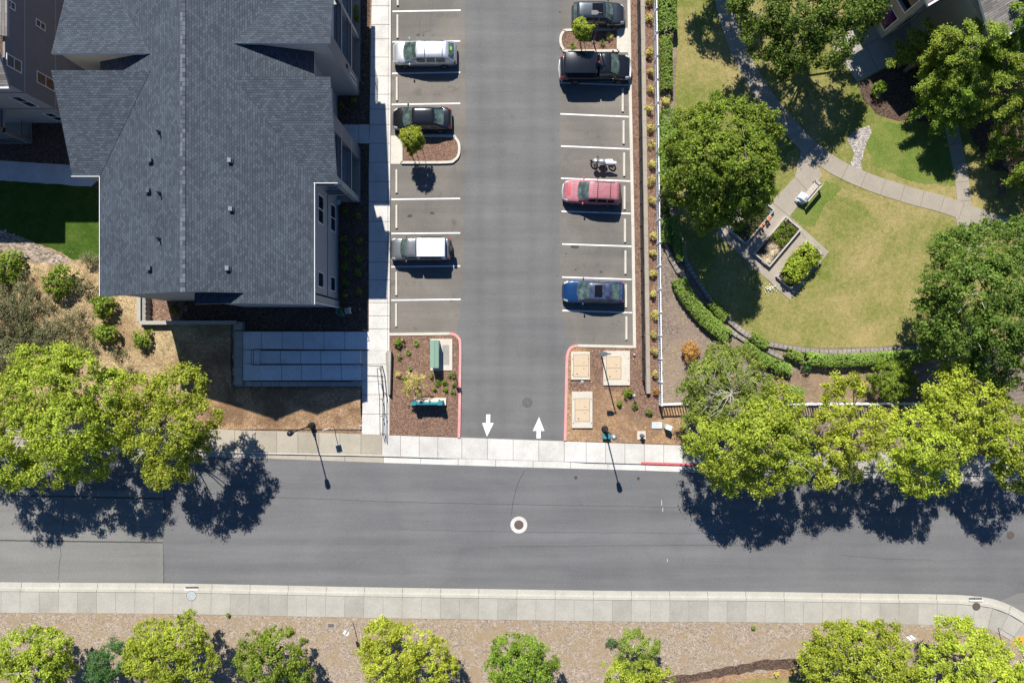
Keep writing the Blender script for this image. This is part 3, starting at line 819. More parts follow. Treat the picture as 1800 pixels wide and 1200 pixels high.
# beds round the lot
struct("mulch_bed", MB().prism(pp([(685,589),(790,588.5),(800,591),(806,600),(806.5,767),(685,764)]), 0, .10, "mulch"))
mb = MB(); mb.prism(pp([(998,612),(1006,610),(1117,612),(1123,690),(1160,712),(1204,712),(1204,781),(993,774)]), 0, .10, "dirt_tan")
mb.prism(pp(rnd_edge([(1038,613),(1117,613),(1123,690),(1160,712),(1162,735),(1120,728),(1105,690),(1060,684),(1045,665),(1040,640)], 2.5, 6, 3)), 0, .106, "mulch")
mb.prism(pp(rnd_edge([(999,664),(1045,670),(1040,684),(1000,688)], 2.5, 6, 13)), 0, .1055, "mulch")
struct("dirt_bed", mb)
mb = MB(); mb.prism(pp([(1106,-60),(1122,-60),(1135,690),(1123,700),(1117.5,611)]), 0, .10, "mulch")
mb.prism(pp([(1128,-60),(1149,-60),(1158,712),(1141,712),(1140,690)]), 0, .105, "mulch"); struct("mulch_strip", mb)
# ---- sidewalk beside the building, landing, ramp court
mb = MB(); mb.prism(pp([(655,-60),(688,-60),(686.5,300),(685,616),(649,616),(649,300)]), 0, .13, "white_concrete")
for y in (12,45,70,102,135,167,193,220,253,286,320,355,390,425,461,492,532,555,578):
    x0 = 655-(y+60)*.017 if y < 300 else 649
    mb.poly([(*g, .1335) for g in reversed(pp([(x0,y-.4),(x0,y+.4),(686,y+.4),(686,y-.4)]))], "joint")
mb.poly([(*g, .1335) for g in reversed(pp([(683.2,-60),(681.4,616),(682,616),(683.8,-60)]))], "joint")
mb.prism(pp([(596,220),(649.3,220),(649.3,253),(596,253)]), 0, .126, "white_concrete")
mb.poly([(*g, .1300) for g in reversed(pp([(631,220),(631,253),(631.8,253),(631.8,220)]))], "joint")
struct("side_sidewalk", mb)
mb = MB(); mb.prism(pp([(636.5,616.3),(685,616.3),(685,764),(637,762.5)]), 0, .134, "white_concrete")
for y in (640,670,693,727): mb.poly([(*g, .1375) for g in reversed(pp([(637,y-.4),(637,y+.4),(685,y+.4),(685,y-.4)]))], "joint")
struct("entry_walk", mb)
# ---- left grounds
def hb2(x, y): return .0 if (x > 636.3 or y > yt(x)+3) else hb(x, min(y, 754))
mb = MB(); xs = [-250+i*10 for i in range(50)]+[250+i*4 for i in range(97)]; xs = sorted(set([x for x in xs if x < 636]+[636])); ys = [330+i*5 for i in range(48)]+[568+i*3.0 for i in range(63)]
rn = random.Random(2); mask = []
rows = []
for y in ys:
    r_ = []
    for x in xs:
        z = hb(x, min(y, 754))+(rn.uniform(-.02,.02) if y < 745 else 0)
        if (x > 250 and y < 567) or (x > 414 and y < 676): z = .05
        r_.append(P(x, min(y, yt(x)+4), z)); mask.append(1.0 if (x > 330+max(0, 640-y)*-.3 and y > 600) else 0.0)
    rows.append(r_)
mb.grid(rows[::-1], "bank"); bank = struct("dry_bank", mb, smooth=True)
at = bank.data.attributes.new("mask", 'FLOAT', 'POINT'); nx = len(xs)
mm = [mask[k*nx:(k+1)*nx] for k in range(len(ys))][::-1]; at.data.foreach_set("value", [v for r_ in mm for v in r_])
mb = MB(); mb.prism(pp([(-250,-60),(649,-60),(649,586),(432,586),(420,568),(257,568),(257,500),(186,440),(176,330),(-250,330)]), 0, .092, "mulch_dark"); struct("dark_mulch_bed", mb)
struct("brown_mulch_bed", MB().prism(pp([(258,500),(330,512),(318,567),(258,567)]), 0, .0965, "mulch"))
mb = MB(); mb.prism(pp(rnd_edge([(-200,318),(0,318),(176,330),(186,400),(186,492),(168,486),(140,462),(100,440),(0,402),(-200,390)], 1.2, 9, 11)), 0, .13, "lawn_green"); struct("side_lawn", mb)
mb = MB(); mb.prism(pp([(-200,270),(0,283),(176,294),(176,315),(160,330),(0,318),(-200,305)]), 0, .12, "white_concrete")
for x in (-30,8,44,80,118,155): mb.poly([(*g, .1235) for g in reversed(pp([(x,270),(x,331),(x+.7,331),(x+.7,270)]))], "joint") if 0 else None
struct("side_walkway", mb)
mb = MB(); mb.prism(pp(rnd_edge([(-200,395),(0,404),(60,425),(100,444),(140,464),(168,488),(178,505),(150,500),(110,478),(60,462),(0,440),(-200,430)], 3, 8, 12)), 0, .17, "rocky_tan"); struct("rock_border", mb)
# ---- right garden
mb = MB(); mb.prism(pp([(1152,-60),(2050,-60),(2050,800),(1204,782),(1204,712),(1160,712)]), 0, .08, "bark_grey"); struct("garden_soil", mb)
edge = smoothline([(1188,-60),(1190,60),(1185,200),(1182,330),(1190,400),(1205,455),(1222,490),(1250,530),(1290,568),(1330,592),(1380,604),(1440,611),(1520,610),(1600,605),(1640,600)], 5)
mb = MB(); mb.prism(pp(edge + [(2050,600),(2050,-60)]), 0, .10, "lawn_dry"); struct("lawn", mb)
mb = MB()
mb.prism(pp(rnd_edge([(1345,322),(1400,250),(1370,215),(1380,260),(1340,300)], 2, 8, 21)), 0, .104, "lawn_fresh")
mb.prism(pp(rnd_edge([(1390,382),(1450,318),(1480,330),(1450,360),(1430,400),(1405,394)], 2, 3, 22)), 0, .104, "lawn_fresh")
mb.prism(pp(rnd_edge([(1520,245),(1545,215),(1680,230),(1690,330),(1600,320),(1530,290)], 2, 3, 23)), 0, .1045, "lawn_fresh")
struct("green_lawn_patch", mb)
mb = MB()
PC = smoothline([(1262,-60),(1268,-10),(1283,50),(1305,105),(1340,165),(1388,225),(1432,268),(1472,296),(1530,322),(1600,345),(1650,358),(1700,375),(1760,395),(1850,415)], 5)
strip(mb, PC, 14.5, 14.5, 0, .13, "path_concrete"); joints(mb, PC, 36, -14.5, 14.5, .1335, .35, 10)
struct("garden_path", mb)
mb = MB()
P2 = smoothline([(1660,175),(1672,230),(1686,295),(1691,335),(1694,362)], 5); strip(mb, P2, 12, 12, 0, .126, "path_concrete"); joints(mb, P2, 34, -12, 12, .1295, .35, 12)
P3 = smoothline([(1688,372),(1695,395),(1706,425),(1720,450)], 4); strip(mb, P3, 13, 13, 0, .126, "path_concrete"); joints(mb, P3, 34, -13, 13, .1295, .35, 12)
struct("branch_path", mb)
mb = MB(); mb.prism(pp([(1257,410),(1388,528),(1456,443),(1387,381),(1444,310),(1436,292),(1408,262),(1396,312),(1355,356),(1330,330)]), 0, .136, "path_concrete")
for a, b in [((1355,356),(1387,381)),((1387,381),(1415,420)),((1331,500),(1300,452)),((1355,498),(1348,490)),((1420,488),(1395,465)),((1372,402),(1345,445)),((1396,312),(1420,338))]:
    L, Q = band([a, b], .4); mb.poly([(*g, .1395) for g in pp([L[0], L[1], Q[1], Q[0]])], "joint")
struct("garden_plaza", mb)
mb = MB(); mb.prism(pp([(1482,110),(1506,146),(1560,116),(1650,70),(1600,20),(1480,60)]), 0, .12, "grey_concrete")
for a, b in [((1500,92),(1560,60)),((1520,82),(1542,125))]:
    L, Q = band([a, b], .4); mb.poly([(*g, .1235) for g in pp([L[0], L[1], Q[1], Q[0]])], "joint")
mb.prism(pp([(1450,30),(1500,60),(1486,112),(1478,120),(1468,105)]), 0, .116, "path_concrete")
struct("patio", mb)
mb = MB(); mb.prism(pp(rnd_edge([(1488,245),(1505,228),(1525,222),(1531,232),(1520,258),(1513,282),(1514,303),(1492,297),(1500,270),(1494,256)], 1.5, 6, 24)), 0, .112, "river_gravel"); struct("gravel_swale", mb)
mb = MB(); mb.prism(pp(rnd_edge([(1506,150),(1560,118),(1660,110),(1670,180),(1640,215),(1580,212),(1545,205),(1520,180)], 2, 8, 25)), 0, .108, "mulch_dark")
mb.prism(pp(rnd_edge([(1700,180),(1900,180),(1900,330),(1740,300),(1705,240)], 3, 8, 26)), 0, .108, "mulch_dark")
mb.prism(pp(rnd_edge([(1752,315),(1768,314),(1766,346),(1750,345)], 1, 6, 27)), 0, .1085, "mulch")
struct("shrub_bed", mb)
mb = MB(); mb.prism(pp(rnd_edge([(1345,636),(1400,655),(1610,655),(1620,690),(1612,706),(1380,706),(1360,680)], 2, 9, 28)), 0, .088, "soil"); struct("planting_bed", mb)
# terrace edging of stacked blocks, two rows of stones following the lawn
def block_wall(name, label, line, w, h, step, seed, base=.07):
    rn = random.Random(seed); mb = MB(); d = 0; acc = 0
    for p, q in zip(line[:-1], line[1:]):
        l = math.hypot(q[0]-p[0], q[1]-p[1])
        while d < acc+l:
            t = (d-acc)/l; c = P(p[0]+(q[0]-p[0])*t, p[1]+(q[1]-p[1])*t); a = math.atan2(-(q[1]-p[1]), q[0]-p[0])+rn.uniform(-.12, .12)
            T = Matrix.Translation(c) @ Matrix.Rotation(a, 4, 'Z'); k = step/S*.46
            z = h*rn.uniform(.86, 1.08); ww = w/S*rn.uniform(.85, 1.1)
            mb.box(-k, k, -ww/2, ww/2, base, z, "terrace_block", T)
            mb.box(-k*.6, k*.6, -ww*.1, ww*.25, z, z+.015, "block_concrete", T)
            d += step
        acc += l
    o = mb.build(name); tag(o, label, "edging", "terrace edging of the garden"); return o
e1 = smoothline([(1168,345),(1184,385),(1198,430),(1206,462),(1225,494),(1253,534),(1290,572),(1330,598),(1378,610),(1440,618),(1520,616),(1600,612),(1660,612)], 4)
block_wall("block_edging", "long curved row of grey stone blocks edging the lawn", e1, 8, .32, 8, 3)
e2 = smoothline([(1172,440),(1180,458),(1192,478),(1205,490)], 4)
block_wall("block_edging", "short row of loose stone blocks just right of the white picket fence", e2, 8, .3, 8.5, 4)
e3 = smoothline([(1278,578),(1298,592),(1320,604),(1345,615),(1365,625),(1390,636)], 4)
block_wall("block_edging", "lower row of stone blocks between the two clipped hedges", e3, 7, .28, 8, 5)

# ================================================================ BUILDINGS
def roofplane(mb, pts, mat="roof_shingle", th=.2, side="wall_grey"):
    v = [P(x, y, z) for x, y, z in pts]
    n = (v[1]-v[0]).cross(v[2]-v[0])
    if n.z < 0: v = v[::-1]
    mb.poly(v, mat); lo = [p-Vector((0, 0, th)) for p in v]
    mb.poly(lo[::-1], side)
    for i in range(len(v)):
        j = (i+1) % len(v); mb.poly([v[i], lo[i], lo[j], v[j]], side)
def pbox(mb, x0, x1, y0, y1, z0, z1, mat):
    a = P(x0, y1); b = P(x1, y0); mb.box(a.x, b.x, a.y, b.y, z0, z1, mat); return mb
def wall_x(mb, x, pts, mat, th=.15, d=1):   # wall in a plane of constant photo x
    X = P(x, 0).x; q = [(P(0, y).y, z) for y, z in pts]
    a = [(X, y, z) for y, z in q]; b = [(X-th*d, y, z) for y, z in q]
    mb.poly(a, mat); mb.poly(b[::-1], mat)
    for i in range(len(a)):
        j = (i+1) % len(a); mb.poly([a[i], b[i], b[j], a[j]], mat)
def wall_y(mb, y, pts, mat, th=.15):
    Y = P(0, y).y; q = [(P(x, 0).x, z) for x, z in pts]
    a = [(x, Y, z) for x, z in q]; b = [(x, Y+th, z) for x, z in q]
    mb.poly(a, mat); mb.poly(b[::-1], mat)
    for i in range(len(a)):
        j = (i+1) % len(a); mb.poly([a[i], b[i], b[j], a[j]], mat)
def window(root, axis, c, a0, a1, z0, z1, mull=1, horiz=False, d=1, casement=False):
    """framed window on a wall; axis 'x': plane of constant photo x at c, a0..a1 in photo y"""
    fr = MB(); gl = MB(); f = .07
    if axis == 'x':
        X = P(c, 0).x; y0 = P(0, a1).y; y1 = P(0, a0).y
        def bx(mb, u0, u1, w0, w1, t0, t1, m): mb.box(min(X+t0*d, X+t1*d), max(X+t0*d, X+t1*d), u0, u1, w0, w1, m)
    else:
        Y = P(0, c).y; y0 = P(a0, 0).x; y1 = P(a1, 0).x
        def bx(mb, u0, u1, w0, w1, t0, t1, m): mb.box(u0, u1, Y-t1, Y-t0, w0, w1, m)
    bx(fr, y0, y1, z0, z0+f, .0, .06, "trim_white"); bx(fr, y0, y1, z1-f, z1, .0, .06, "trim_white")
    bx(fr, y0, y0+f, z0+f, z1-f, .0, .06, "trim_white"); bx(fr, y1-f, y1, z0+f, z1-f, .0, .06, "trim_white")
    for k in range(mull):
        u = y0+(y1-y0)*(k+1)/(mull+1); bx(fr, u-.03, u+.03, z0+f, z1-f, .0, .055, "trim_white")
    if horiz: bx(fr, y0+f, y1-f, (z0+z1)/2-.03, (z0+z1)/2+.03, .0, .05, "trim_white")
    w = fr.build("window", wp=root); bx(gl, y0+f, y1-f, z0+f, z1-f, .005, .02, "glass")
    gl.build("pane", w); return w
def railing(root, p0, p1, z0, h=1.0, step=.11, name="railing", mat="black_metal", T=None):
    a, b = Vector(p0), Vector(p1); L = (b-a).length; n = max(2, int(L/step)); mb = MB()
    for zz in (z0+.08, z0+h): mb.tube([a+Vector((0,0,zz)), b+Vector((0,0,zz))], .022, mat, 4)
    for i in range(n+1):
        q = a.lerp(b, i/n); r = .022 if i % 14 == 0 else .009
        mb.tube([q+Vector((0,0,z0)), q+Vector((0,0,z0+h))], r, mat, 4, False)
    return mb.build(name, wp=root)
B1 = thing("apartment_building", "grey apartment building with a dark shingle gable roof beside the parking lot", "building", P(430, 260, 0))
BL = Vector(P(430, 260, 0))
def attach(o, root): o.parent = root; o.location = o.location - root.location
zr, ze, zg = A(.195), A(.15), A(.178)
RX, ER, EL = 435.7, 606, 286
def zmR(x): return zr-(x-RX)/(ER-RX)*(zr-ze)
def zmL(x): return zr-(RX-x)/(RX-EL)*(zr-ze)
mb = MB(); roofplane(mb, [(RX,-60,zr),(RX,531.5,zr),(513,531.5,zmR(513)),(513,546.5,zmR(513)),(ER,546.5,ze),(ER,-60,ze)]); mb.build("roof_slope", uvproj=True, wp=B1)
mb = MB(); roofplane(mb, [(RX,-60,zr),(EL,-60,ze),(EL,534.7,ze),(RX,531.5,zr)]); mb.build("roof_slope", uvproj=True, wp=B1)
mb = MB(); roofplane(mb, [(512.5,546.3,zmR(513)-.02),(512.5,518,zmR(513)-.02),(427,518,ze),(427,546.3,ze)]); mb.build("porch_gable_roof", uvproj=True, wp=B1)
XR = RX+(zr-zg)/(zr-ze)*(ER-RX); XL = RX-(zr-zg)/(zr-ze)*(RX-EL)
for pts in ([(XR,220,zg),(638.6,220,zg),(640,365,ze),(ER,365,ze)], [(XR,172,zg),(638.6,172,zg),(638.6,27,ze),(ER,27,ze)],
            [(XL,211,zg),(236,211,zg),(245,355,ze),(EL,355,ze)], [(XL,187,zg),(236,187,zg),(245,43,ze),(EL,43,ze)]):
    mb = MB(); roofplane(mb, [(x, y, z+.03) for x, y, z in pts]); mb.build("cross_gable_roof", uvproj=True, wp=B1)
mb = MB(); rn = random.Random(3)   # ridge caps
y = -55
while y < 528:
    a = P(RX, y); L = .30
    for s_ in (-1, 1):
        mb.poly([(a.x, a.y, zr+.03), (a.x, a.y-L*.96, zr+.045), (a.x+s_*.17, a.y-L*.96, zr+.045-.17*.32), (a.x+s_*.17, a.y, zr+.03-.17*.32)][::-s_], rn.choice(["ridge_a","ridge_b","ridge_c"]))
    y += L*S
mb.build("ridge_cap", wp=B1)
# walls
mb = MB(); wc = "wall_grey"
zw = ze-.1
def uR(x): return zmR(x)-.28
def uL(x): return zmL(x)-.28
wall_x(mb, 594, [(-60,0),(533,0),(533,zw),(-60,zw)], wc)
wall_x(mb, 594.05, [(-60,3.02),(167,3.02),(167,3.12),(-60,3.12)], "wall_taupe", .1)
wall_y(mb, 529, [(294,0),(594,0),(594,uR(594)),(RX,zr-.3),(294,uL(294))], wc)
wall_x(mb, 293.7, [(-60,0),(528.7,0),(528.7,zw),(-60,zw)], wc, d=-1)
wall_y(mb, 540, [(434,0),(596.5,0),(596.5,uR(596.5)),(513,uR(513)),(434,ze-.1)], wc)
wall_x(mb, 596.8, [(529,0),(539.7,0),(539.7,zw),(529,zw)], wc); wall_x(mb, 433.6, [(529,0),(539.7,0),(539.7,zw),(529,zw)], wc, d=-1)
wall_y(mb, 169, [(XR+4,zg-.2),(594,zmR(594)-.1),(594,0),(631.6,0),(631.6,zg-.1),(XR+4,zg-.1)], wc)          # slot between the split gables
wall_y(mb, 225, [(XR+4,zg-.3),(594,zmR(594)-.1),(631.6,zmR(594)-.1),(631.6,zg-.25),(XR+4,zg-.25)], wc)
wall_y(mb, 262, [(594,0),(631.6,0),(631.6,zg-.7),(594,zg-.7)], wc)
def ub(y): return ze+(zg-ze)*((172-y)/145 if y < 200 else (y-220)/145)*-1+(zg-ze)-.22
wall_x(mb, 632, [(258,0),(282,0),(282,ub(282)),(258,ub(258))], "wall_taupe", .3)
wall_x(mb, 632, [(144,0),(168.7,0),(168.7,ub(169)),(144,ub(144))], "wall_taupe", .25)
wall_x(mb, 632, [(225,8.0),(258,8.0),(258,ub(258)),(225,ub(225))], wc, .2)
wall_x(mb, 632, [(30,7.7),(144,7.7),(144,ub(144)),(30,ub(30))], wc, .2); wall_x(mb, 632, [(282,7.5),(358,7.5),(358,ub(358)),(282,ub(282))], wc, .2)
wall_x(mb, 632, [(66,0),(72,0),(72,7.68),(66,7.68)], wc, .3); wall_x(mb, 632, [(347,0),(356,0),(356,7.48),(347,7.48)], wc, .4)
wall_y(mb, 358, [(594,7.5),(631.6,7.5),(631.6,ub(358)),(594,ub(358))], wc)
for y0, y1 in ((-60,145),(262,356)):
    for z in (0.0, 2.6, 5.55): pbox(mb, 594.2, 632.5 if z else 634, y0, y1, z if z else 0, z+.2 if z else .16, "wall_grey" if z else "path_concrete")
# left side bays
wall_y(mb, 184, [(244,0),(294,0),(294,uL(294)),(XL-4,zg-.2),(244,zg-.2)], "wall_beige"); wall_y(mb, 216, [(244,0),(294,0),(294,uL(294)),(XL-4,zg-.25),(244,zg-.25)], wc)
wall_x(mb, 244, [(45,0),(183.7,0),(183.7,zg-.25),(45,ze-.2)], wc, d=-1); wall_x(mb, 249, [(216.3,0),(349.7,0),(349.7,ze-.25),(216.3,zg-.35)], wc, d=-1)
wall_y(mb, 350, [(249,0),(294,0),(294,ze-.25),(249,ze-.25)], wc)
mb.build("wall", wp=B1)
mb = MB()
for z in (2.95,):
    pbox(mb, 594, 594.9, 358, 528, z, z+.14, "wall_taupe")
pbox(mb, 594, 594.9, 358, 528, .0, .25, "grey_concrete")
mb.build("belt_course", wp=B1)
for z0, z1 in ((.85, 2.3), (4.15, 5.6)):
    window(B1, 'x', 594, 367, 413, z0, z1, 1); window(B1, 'x', 594, 490, 515, z0, z1, 0)
for z in (.2, 2.82, 5.77):     # balcony doors
    for y0, y1 in ((84,126),(292,334),(6,50)):
        window(B1, 'x', 594, y0, y1, z, z+2.1, 1)
window(B1, 'x', 632, 154, 162, 1.2, 3.2, 0)
def gut(x0, x1, y0, y1):
    g = MB(); g.box(P(x0,0).x, P(x1,0).x, P(0,y1).y, P(0,y0).y, ze-.13, ze+.045, "trim_white"); g.build("gutter", wp=B1)
gut(ER+.1, ER+.9, 366, 546.5); gut(ER-1, 641, 365.1, 365.9); gut(243, EL, 355.1, 355.9); gut(EL-.9, EL-.1, 356.5, 534.5)
dp = MB()
dp.tube([P(603,544,ze-.15), P(598.8,541.5,ze-.6), P(598.8,541.5,.2)], .045, "trim_white", 6)
dp.build("downspout", wp=B1)
for y0, y1 in ((8,66),(73,144)):
    for z in (2.8, 5.75): railing(B1, P(631.5, y1), P(631.5, y0), z, 1.05)
for z in (2.8, 5.75):
    railing(B1, P(631.5, 346), P(631.5, 283), z, 1.05); railing(B1, P(596, 355.5), P(624.5, 355.5), z, 1.05)
# wall lights, vents, pipes
mb = MB(); pbox(mb, 632.2, 634.5, 152.5, 156, 3.9, 4.3, "black_metal"); mb.build("wall_lamp", wp=B1)
def onroof(px, py, left):
    for it in range(30):
        z = 8.5 if it == 0 else z
        w = W(px, py, z); x = w.x*S+909
        z = zmL(x) if left else zmR(x)
    return W(px, py, z)
for px, py in ((405,283),(407,368),(401,472),(404,180)):
    if py == 180: continue
    q = onroof(px, py, False); mb = MB()
    mb.prism([(q.x-.12,q.y-.14),(q.x+.11,q.y-.14),(q.x+.11,q.y+.15),(q.x-.12,q.y+.15)], q.z-.1, [q.z+.26,q.z+.2,q.z+.2,q.z+.26], "vent_grey")
    mb.box(q.x-.18, q.x+.18, q.y-.17, q.y+.17, q.z-.12, q.z+.035, "ridge_a"); mb.build("roof_vent", wp=B1, bevel=.02)
for px, py in ((266,283),(264,472),(262,336)):
    q = onroof(px, py, True); mb = MB()
    mb.prism([(q.x-.14,q.y-.14),(q.x+.14,q.y-.14),(q.x+.14,q.y+.14),(q.x-.14,q.y+.14)], q.z-.1, [q.z+.22,q.z+.3,q.z+.3,q.z+.22], "ridge_b")
    mb.box(q.x-.24, q.x+.24, q.y-.24, q.y+.24, q.z-.12, q.z+.03, "ridge_a"); mb.build("roof_vent", wp=B1, bevel=.02)
for px, py in ((281,233),(282,340),(281,420)):
    q = onroof(px, py, True); mb = MB()
    mb.tube([q-Vector((0,0,.1)), q+Vector((0,0,.5))], .055, "black_metal", 8); mb.lathe([(.2,-.03),(.12,.02),(.07,.1)], q, "black_metal", 10)
    mb.build("vent_pipe", wp=B1)
# ---- neighbouring building, upper left
B2 = thing("neighbour_building", "taupe three-storey building in shadow with white-framed windows at the photo's upper left corner", "building", P(100, 100, 0))
mb = MB()
wall_x(mb, 147.3, [(-120,0),(216.7,0),(216.7,8.4),(-120,8.4)], "wall_taupe")
wall_y(mb, 217, [(-100,0),(147,0),(147,8.4),(-100,8.4)], "wall_grey")
for z in (3.3, 6.5):
    wall_x(mb, 147.6, [(-120,z),(217.3,z),(217.3,z+.12),(-120,z+.12)], wc, .04); wall_y(mb, 217.6, [(-100,z),(147.6,z),(147.6,z+.12),(-100,z+.12)], "wall_taupe", .03)
pbox(mb, -100, 57, 217.2, 253, 0, .14, "grey_concrete"); pbox(mb, -100, 57, 217.2, 253, 2.9, 3.1, "wall_grey"); pbox(mb, -100, 57, 217.2, 253, 6.0, 6.2, "wall_grey")
pbox(mb, 50, 57, 246, 253, .14, 8.3, "wall_taupe")
pbox(mb, -100, 57, 217.2, 253, 8.2, 8.35, "wall_taupe")
mb.build("wall", wp=B2)
for z0, z1 in ((3.5,5.4),(6.9,8.3)): window(B2, 'x', 147.3, 172, 191, z0, z1, 0, True)
for z0, z1 in ((4.5,5.5),(7.5,8.3)): window(B2, 'x', 147.3, 90, 102, z0, z1, 0, True)
for z0, z1 in ((.7,2.5),(3.8,5.9)): window(B2, 'y', 217, 111, 129, z0, z1, 0, True)
mb = MB()
roofplane(mb, [(154,224,8.45),(154,150,10.1),(-100,150,10.1),(-100,224,8.45)], "brown_shingle"); mb.build("roof_slope", uvproj=True, wp=B2)
mb = MB(); roofplane(mb, [(154,150,8.6),(154,-150,8.6),(0,-150,10.6),(0,150,10.6)], "brown_shingle"); mb.build("roof_slope", uvproj=True, wp=B2)
mb = MB(); roofplane(mb, [(76,224.3,8.45),(76,266,8.35),(-100,266,8.35),(-100,224.3,8.45)], "brown_shingle"); mb.build("porch_roof", uvproj=True, wp=B2)
mb = MB(); mb.box(P(-60,0).x, P(154,0).x, P(0,226.5).y, P(0,224.2).y, 8.3, 8.48, "trim_white"); mb.build("gutter", wp=B2)
railing(B2, P(-20,252), P(49,252), .14, 1.0); railing(B2, P(56,245), P(56,219), .14, 1.0); railing(B2, P(-20,252), P(49,252), 3.1, 1.0); railing(B2, P(56,245), P(56,219), 3.1, 1.0)
# ---- garden building, upper right (turned)
B3 = thing("garden_building", "beige building with grey-brown shingle roofs among trees at the upper right", "building", P(1640, 20, 0))
T3 = Matrix.Translation(P(1548, 70)) @ Matrix.Rotation(R(31), 4, 'Z')
def t3(x, y, z=0): return T3 @ Vector((x, y, z))
mb = MB()
mb.box(.3, 4.3, .3, 7, 0, 6.2, "dark_glass", T3)
for z0, z1 in ((0,.9),(2.9,3.7),(5.7,6.3)):
    mb.box(0, 4.3, 0, .3, z0, z1, "wall_beige", T3); mb.box(0, .3, .3, 7, z0, z1, "wall_beige", T3)
for z0, z1 in ((.9,2.9),(3.7,5.7)):
    for x in (0, 2.2): mb.box(x, x+.35, 0, .3, z0, z1, "wall_beige", T3)
    for y in (2.4, 4.8): mb.box(0, .3, y, y+.35, z0, z1, "wall_beige", T3)
mb.box(2.6, 17, -4.6, -.02, 0, 6.2, "wall_beige", T3); mb.box(4.3, 17, .3, 8, 0, 6.2, "wall_beige", T3)
mb.build("wall", wp=B3)
for z0, z1 in ((.9,2.9),(3.7,5.7)):
    mb = MB()
    for x0, x1 in ((.35,2.2),): 
        mb.box(x0, x1, -.03, .02, z0, z0+.09, "trim_white", T3); mb.box(x0, x1, -.03, .02, z1-.09, z1, "trim_white", T3); mb.box(x0, x0+.09, -.03, .02, z0+.09, z1-.09, "trim_white", T3); mb.box(x1-.09, x1, -.03, .02, z0+.09, z1-.09, "trim_white", T3)
    mb.build("window_frame", wp=B3)
    for y0, y1 in ((.3,2.4),(2.75,4.8)):
        mb = MB(); mb.box(-.03, .02, y0, y1, z0, z0+.09, "trim_white", T3); mb.box(-.03, .02, y0, y1, z1-.09, z1, "trim_white", T3); mb.box(-.03, .02, y0, y0+.09, z0+.09, z1-.09, "trim_white", T3); mb.box(-.03, .02, y1-.09, y1, z0+.09, z1-.09, "trim_white", T3)
        mb.build("window_frame", wp=B3)
def roof3(pts, name="roof_slope"):
    mb = MB(); v = [t3(*p) for p in pts]
    if (v[1]-v[0]).cross(v[2]-v[0]).z < 0: v = v[::-1]
    mb.poly(v, "brown_shingle"); lo = [p-Vector((0,0,.18)) for p in v]; mb.poly(lo[::-1], "trim_white")
    for i in range(4): mb.poly([v[i], lo[i], lo[(i+1)%4], v[(i+1)%4]], "trim_white")
    mb.build(name, wp=B3, uvproj=True)
roof3([(-.3,-.3,6.4),(2.5,-.3,6.4),(2.5,8,9.2),(-.3,8,9.2)]); roof3([(2.2,-5.0,6.4),(17,-5.0,6.4),(17,3.5,9.2),(2.2,3.5,9.2)])
for x0, x1, y in ((-.3,2.5,-.3),(2.2,17,-5.0)):
    mb = MB(); mb.box(x0, x1, y-.14, y-.01, 6.22, 6.42, "trim_white", T3); mb.build("gutter", wp=B3)
for x, y in ((5.2,-3.2),(7.6,-2.6),(4.6,-.4)):
    q = t3(x, y, 6.4+(y+5)/8.5*2.8); mb = MB(); mb.box(q.x-.18, q.x+.18, q.y-.2, q.y+.2, q.z-.1, q.z+.25, "ridge_a"); mb.build("roof_vent", wp=B3)
# patio parasol
PU = thing("patio_parasol", "magenta patio parasol beside the garden building", "parasol", P(1532, 42, .12))
mb = MB(); n = 8
for i in range(n):
    a, b = 2*math.pi*i/n, 2*math.pi*(i+1)/n
    mb.poly([(0,0,2.75),(1.15*math.cos(a),1.15*math.sin(a),2.15),(1.15*math.cos(b),1.15*math.sin(b),2.15)], "magenta_cloth")
    mb.poly([(1.15*math.cos(a),1.15*math.sin(a),2.15),(1.15*math.cos(a),1.15*math.sin(a),1.98),(1.15*math.cos(b),1.15*math.sin(b),1.98),(1.15*math.cos(b),1.15*math.sin(b),2.15)], "magenta_cloth")
mb.build("canopy", PU); mb = MB(); mb.tube([(0,0,0),(0,0,2.8)], .025, "metal_grey", 8); mb.lathe([(.28,0),(.28,.06),(.06,.12)], (0,0,0), "black_metal", 14); mb.build("pole", PU)

# ================================================================ WALLS, RAMP, FENCES
def wallthing(name, label, cat, segs, z0, z1, w, mat, caps=None):
    mb = MB()
    for (a, b) in segs:
        L, Q = band([a, b], w); mb.prism(pp([L[0], L[1], Q[1], Q[0]]), z0, z1, mat)
        L, Q = band([a, b], w+.7); mb.prism(pp([L[0], L[1], Q[1], Q[0]]), z1-.001, z1+.08, caps or mat, bottom=True)
    o = mb.build(name, bevel=.012); return tag(o, label, cat)
o = wallthing("retaining_wall", "stepped grey block wall with a corner below the gable end of the apartment building", "wall", [((256,517),(256,565.5)),((257,568),(424,567.5))], 0, .95, 2.6, "block_concrete", "grey_concrete")
mb = MB()
for i in range(12):     # courses of the inner face
    pbox(mb, 259.5, 266.5 if i % 2 else 265.5, 518+i*4, 521.6+i*4, 0, .85-.0*i, "block_concrete")
for k, y in enumerate((519,528,541)):
    pbox(mb, 252.3, 253.5, y, y+6, .0, 1.02-.02*k, "grey_concrete")
o2 = mb.build("block_face", wp=None); o2.parent = o
ramp = thing("access_ramp", "switchback concrete access ramp with black handrails below the apartment building", "ramp", P(540, 625, .08))
mb = MB()
def pl(x0, x1, y0, y1, za, zb, m="ramp_concrete"): mb.prism(pp([(x0,y0),(x1,y0),(x1,y1),(x0,y1)]), 0, [za,zb,zb,za], m)
pl(432,649,583,614,.55,.15); pl(432,460,614.2,668,.555,.50)
pl(460.3,636,616.5,639,.33,.42); pl(460.3,636,640.5,668,.50,.16)
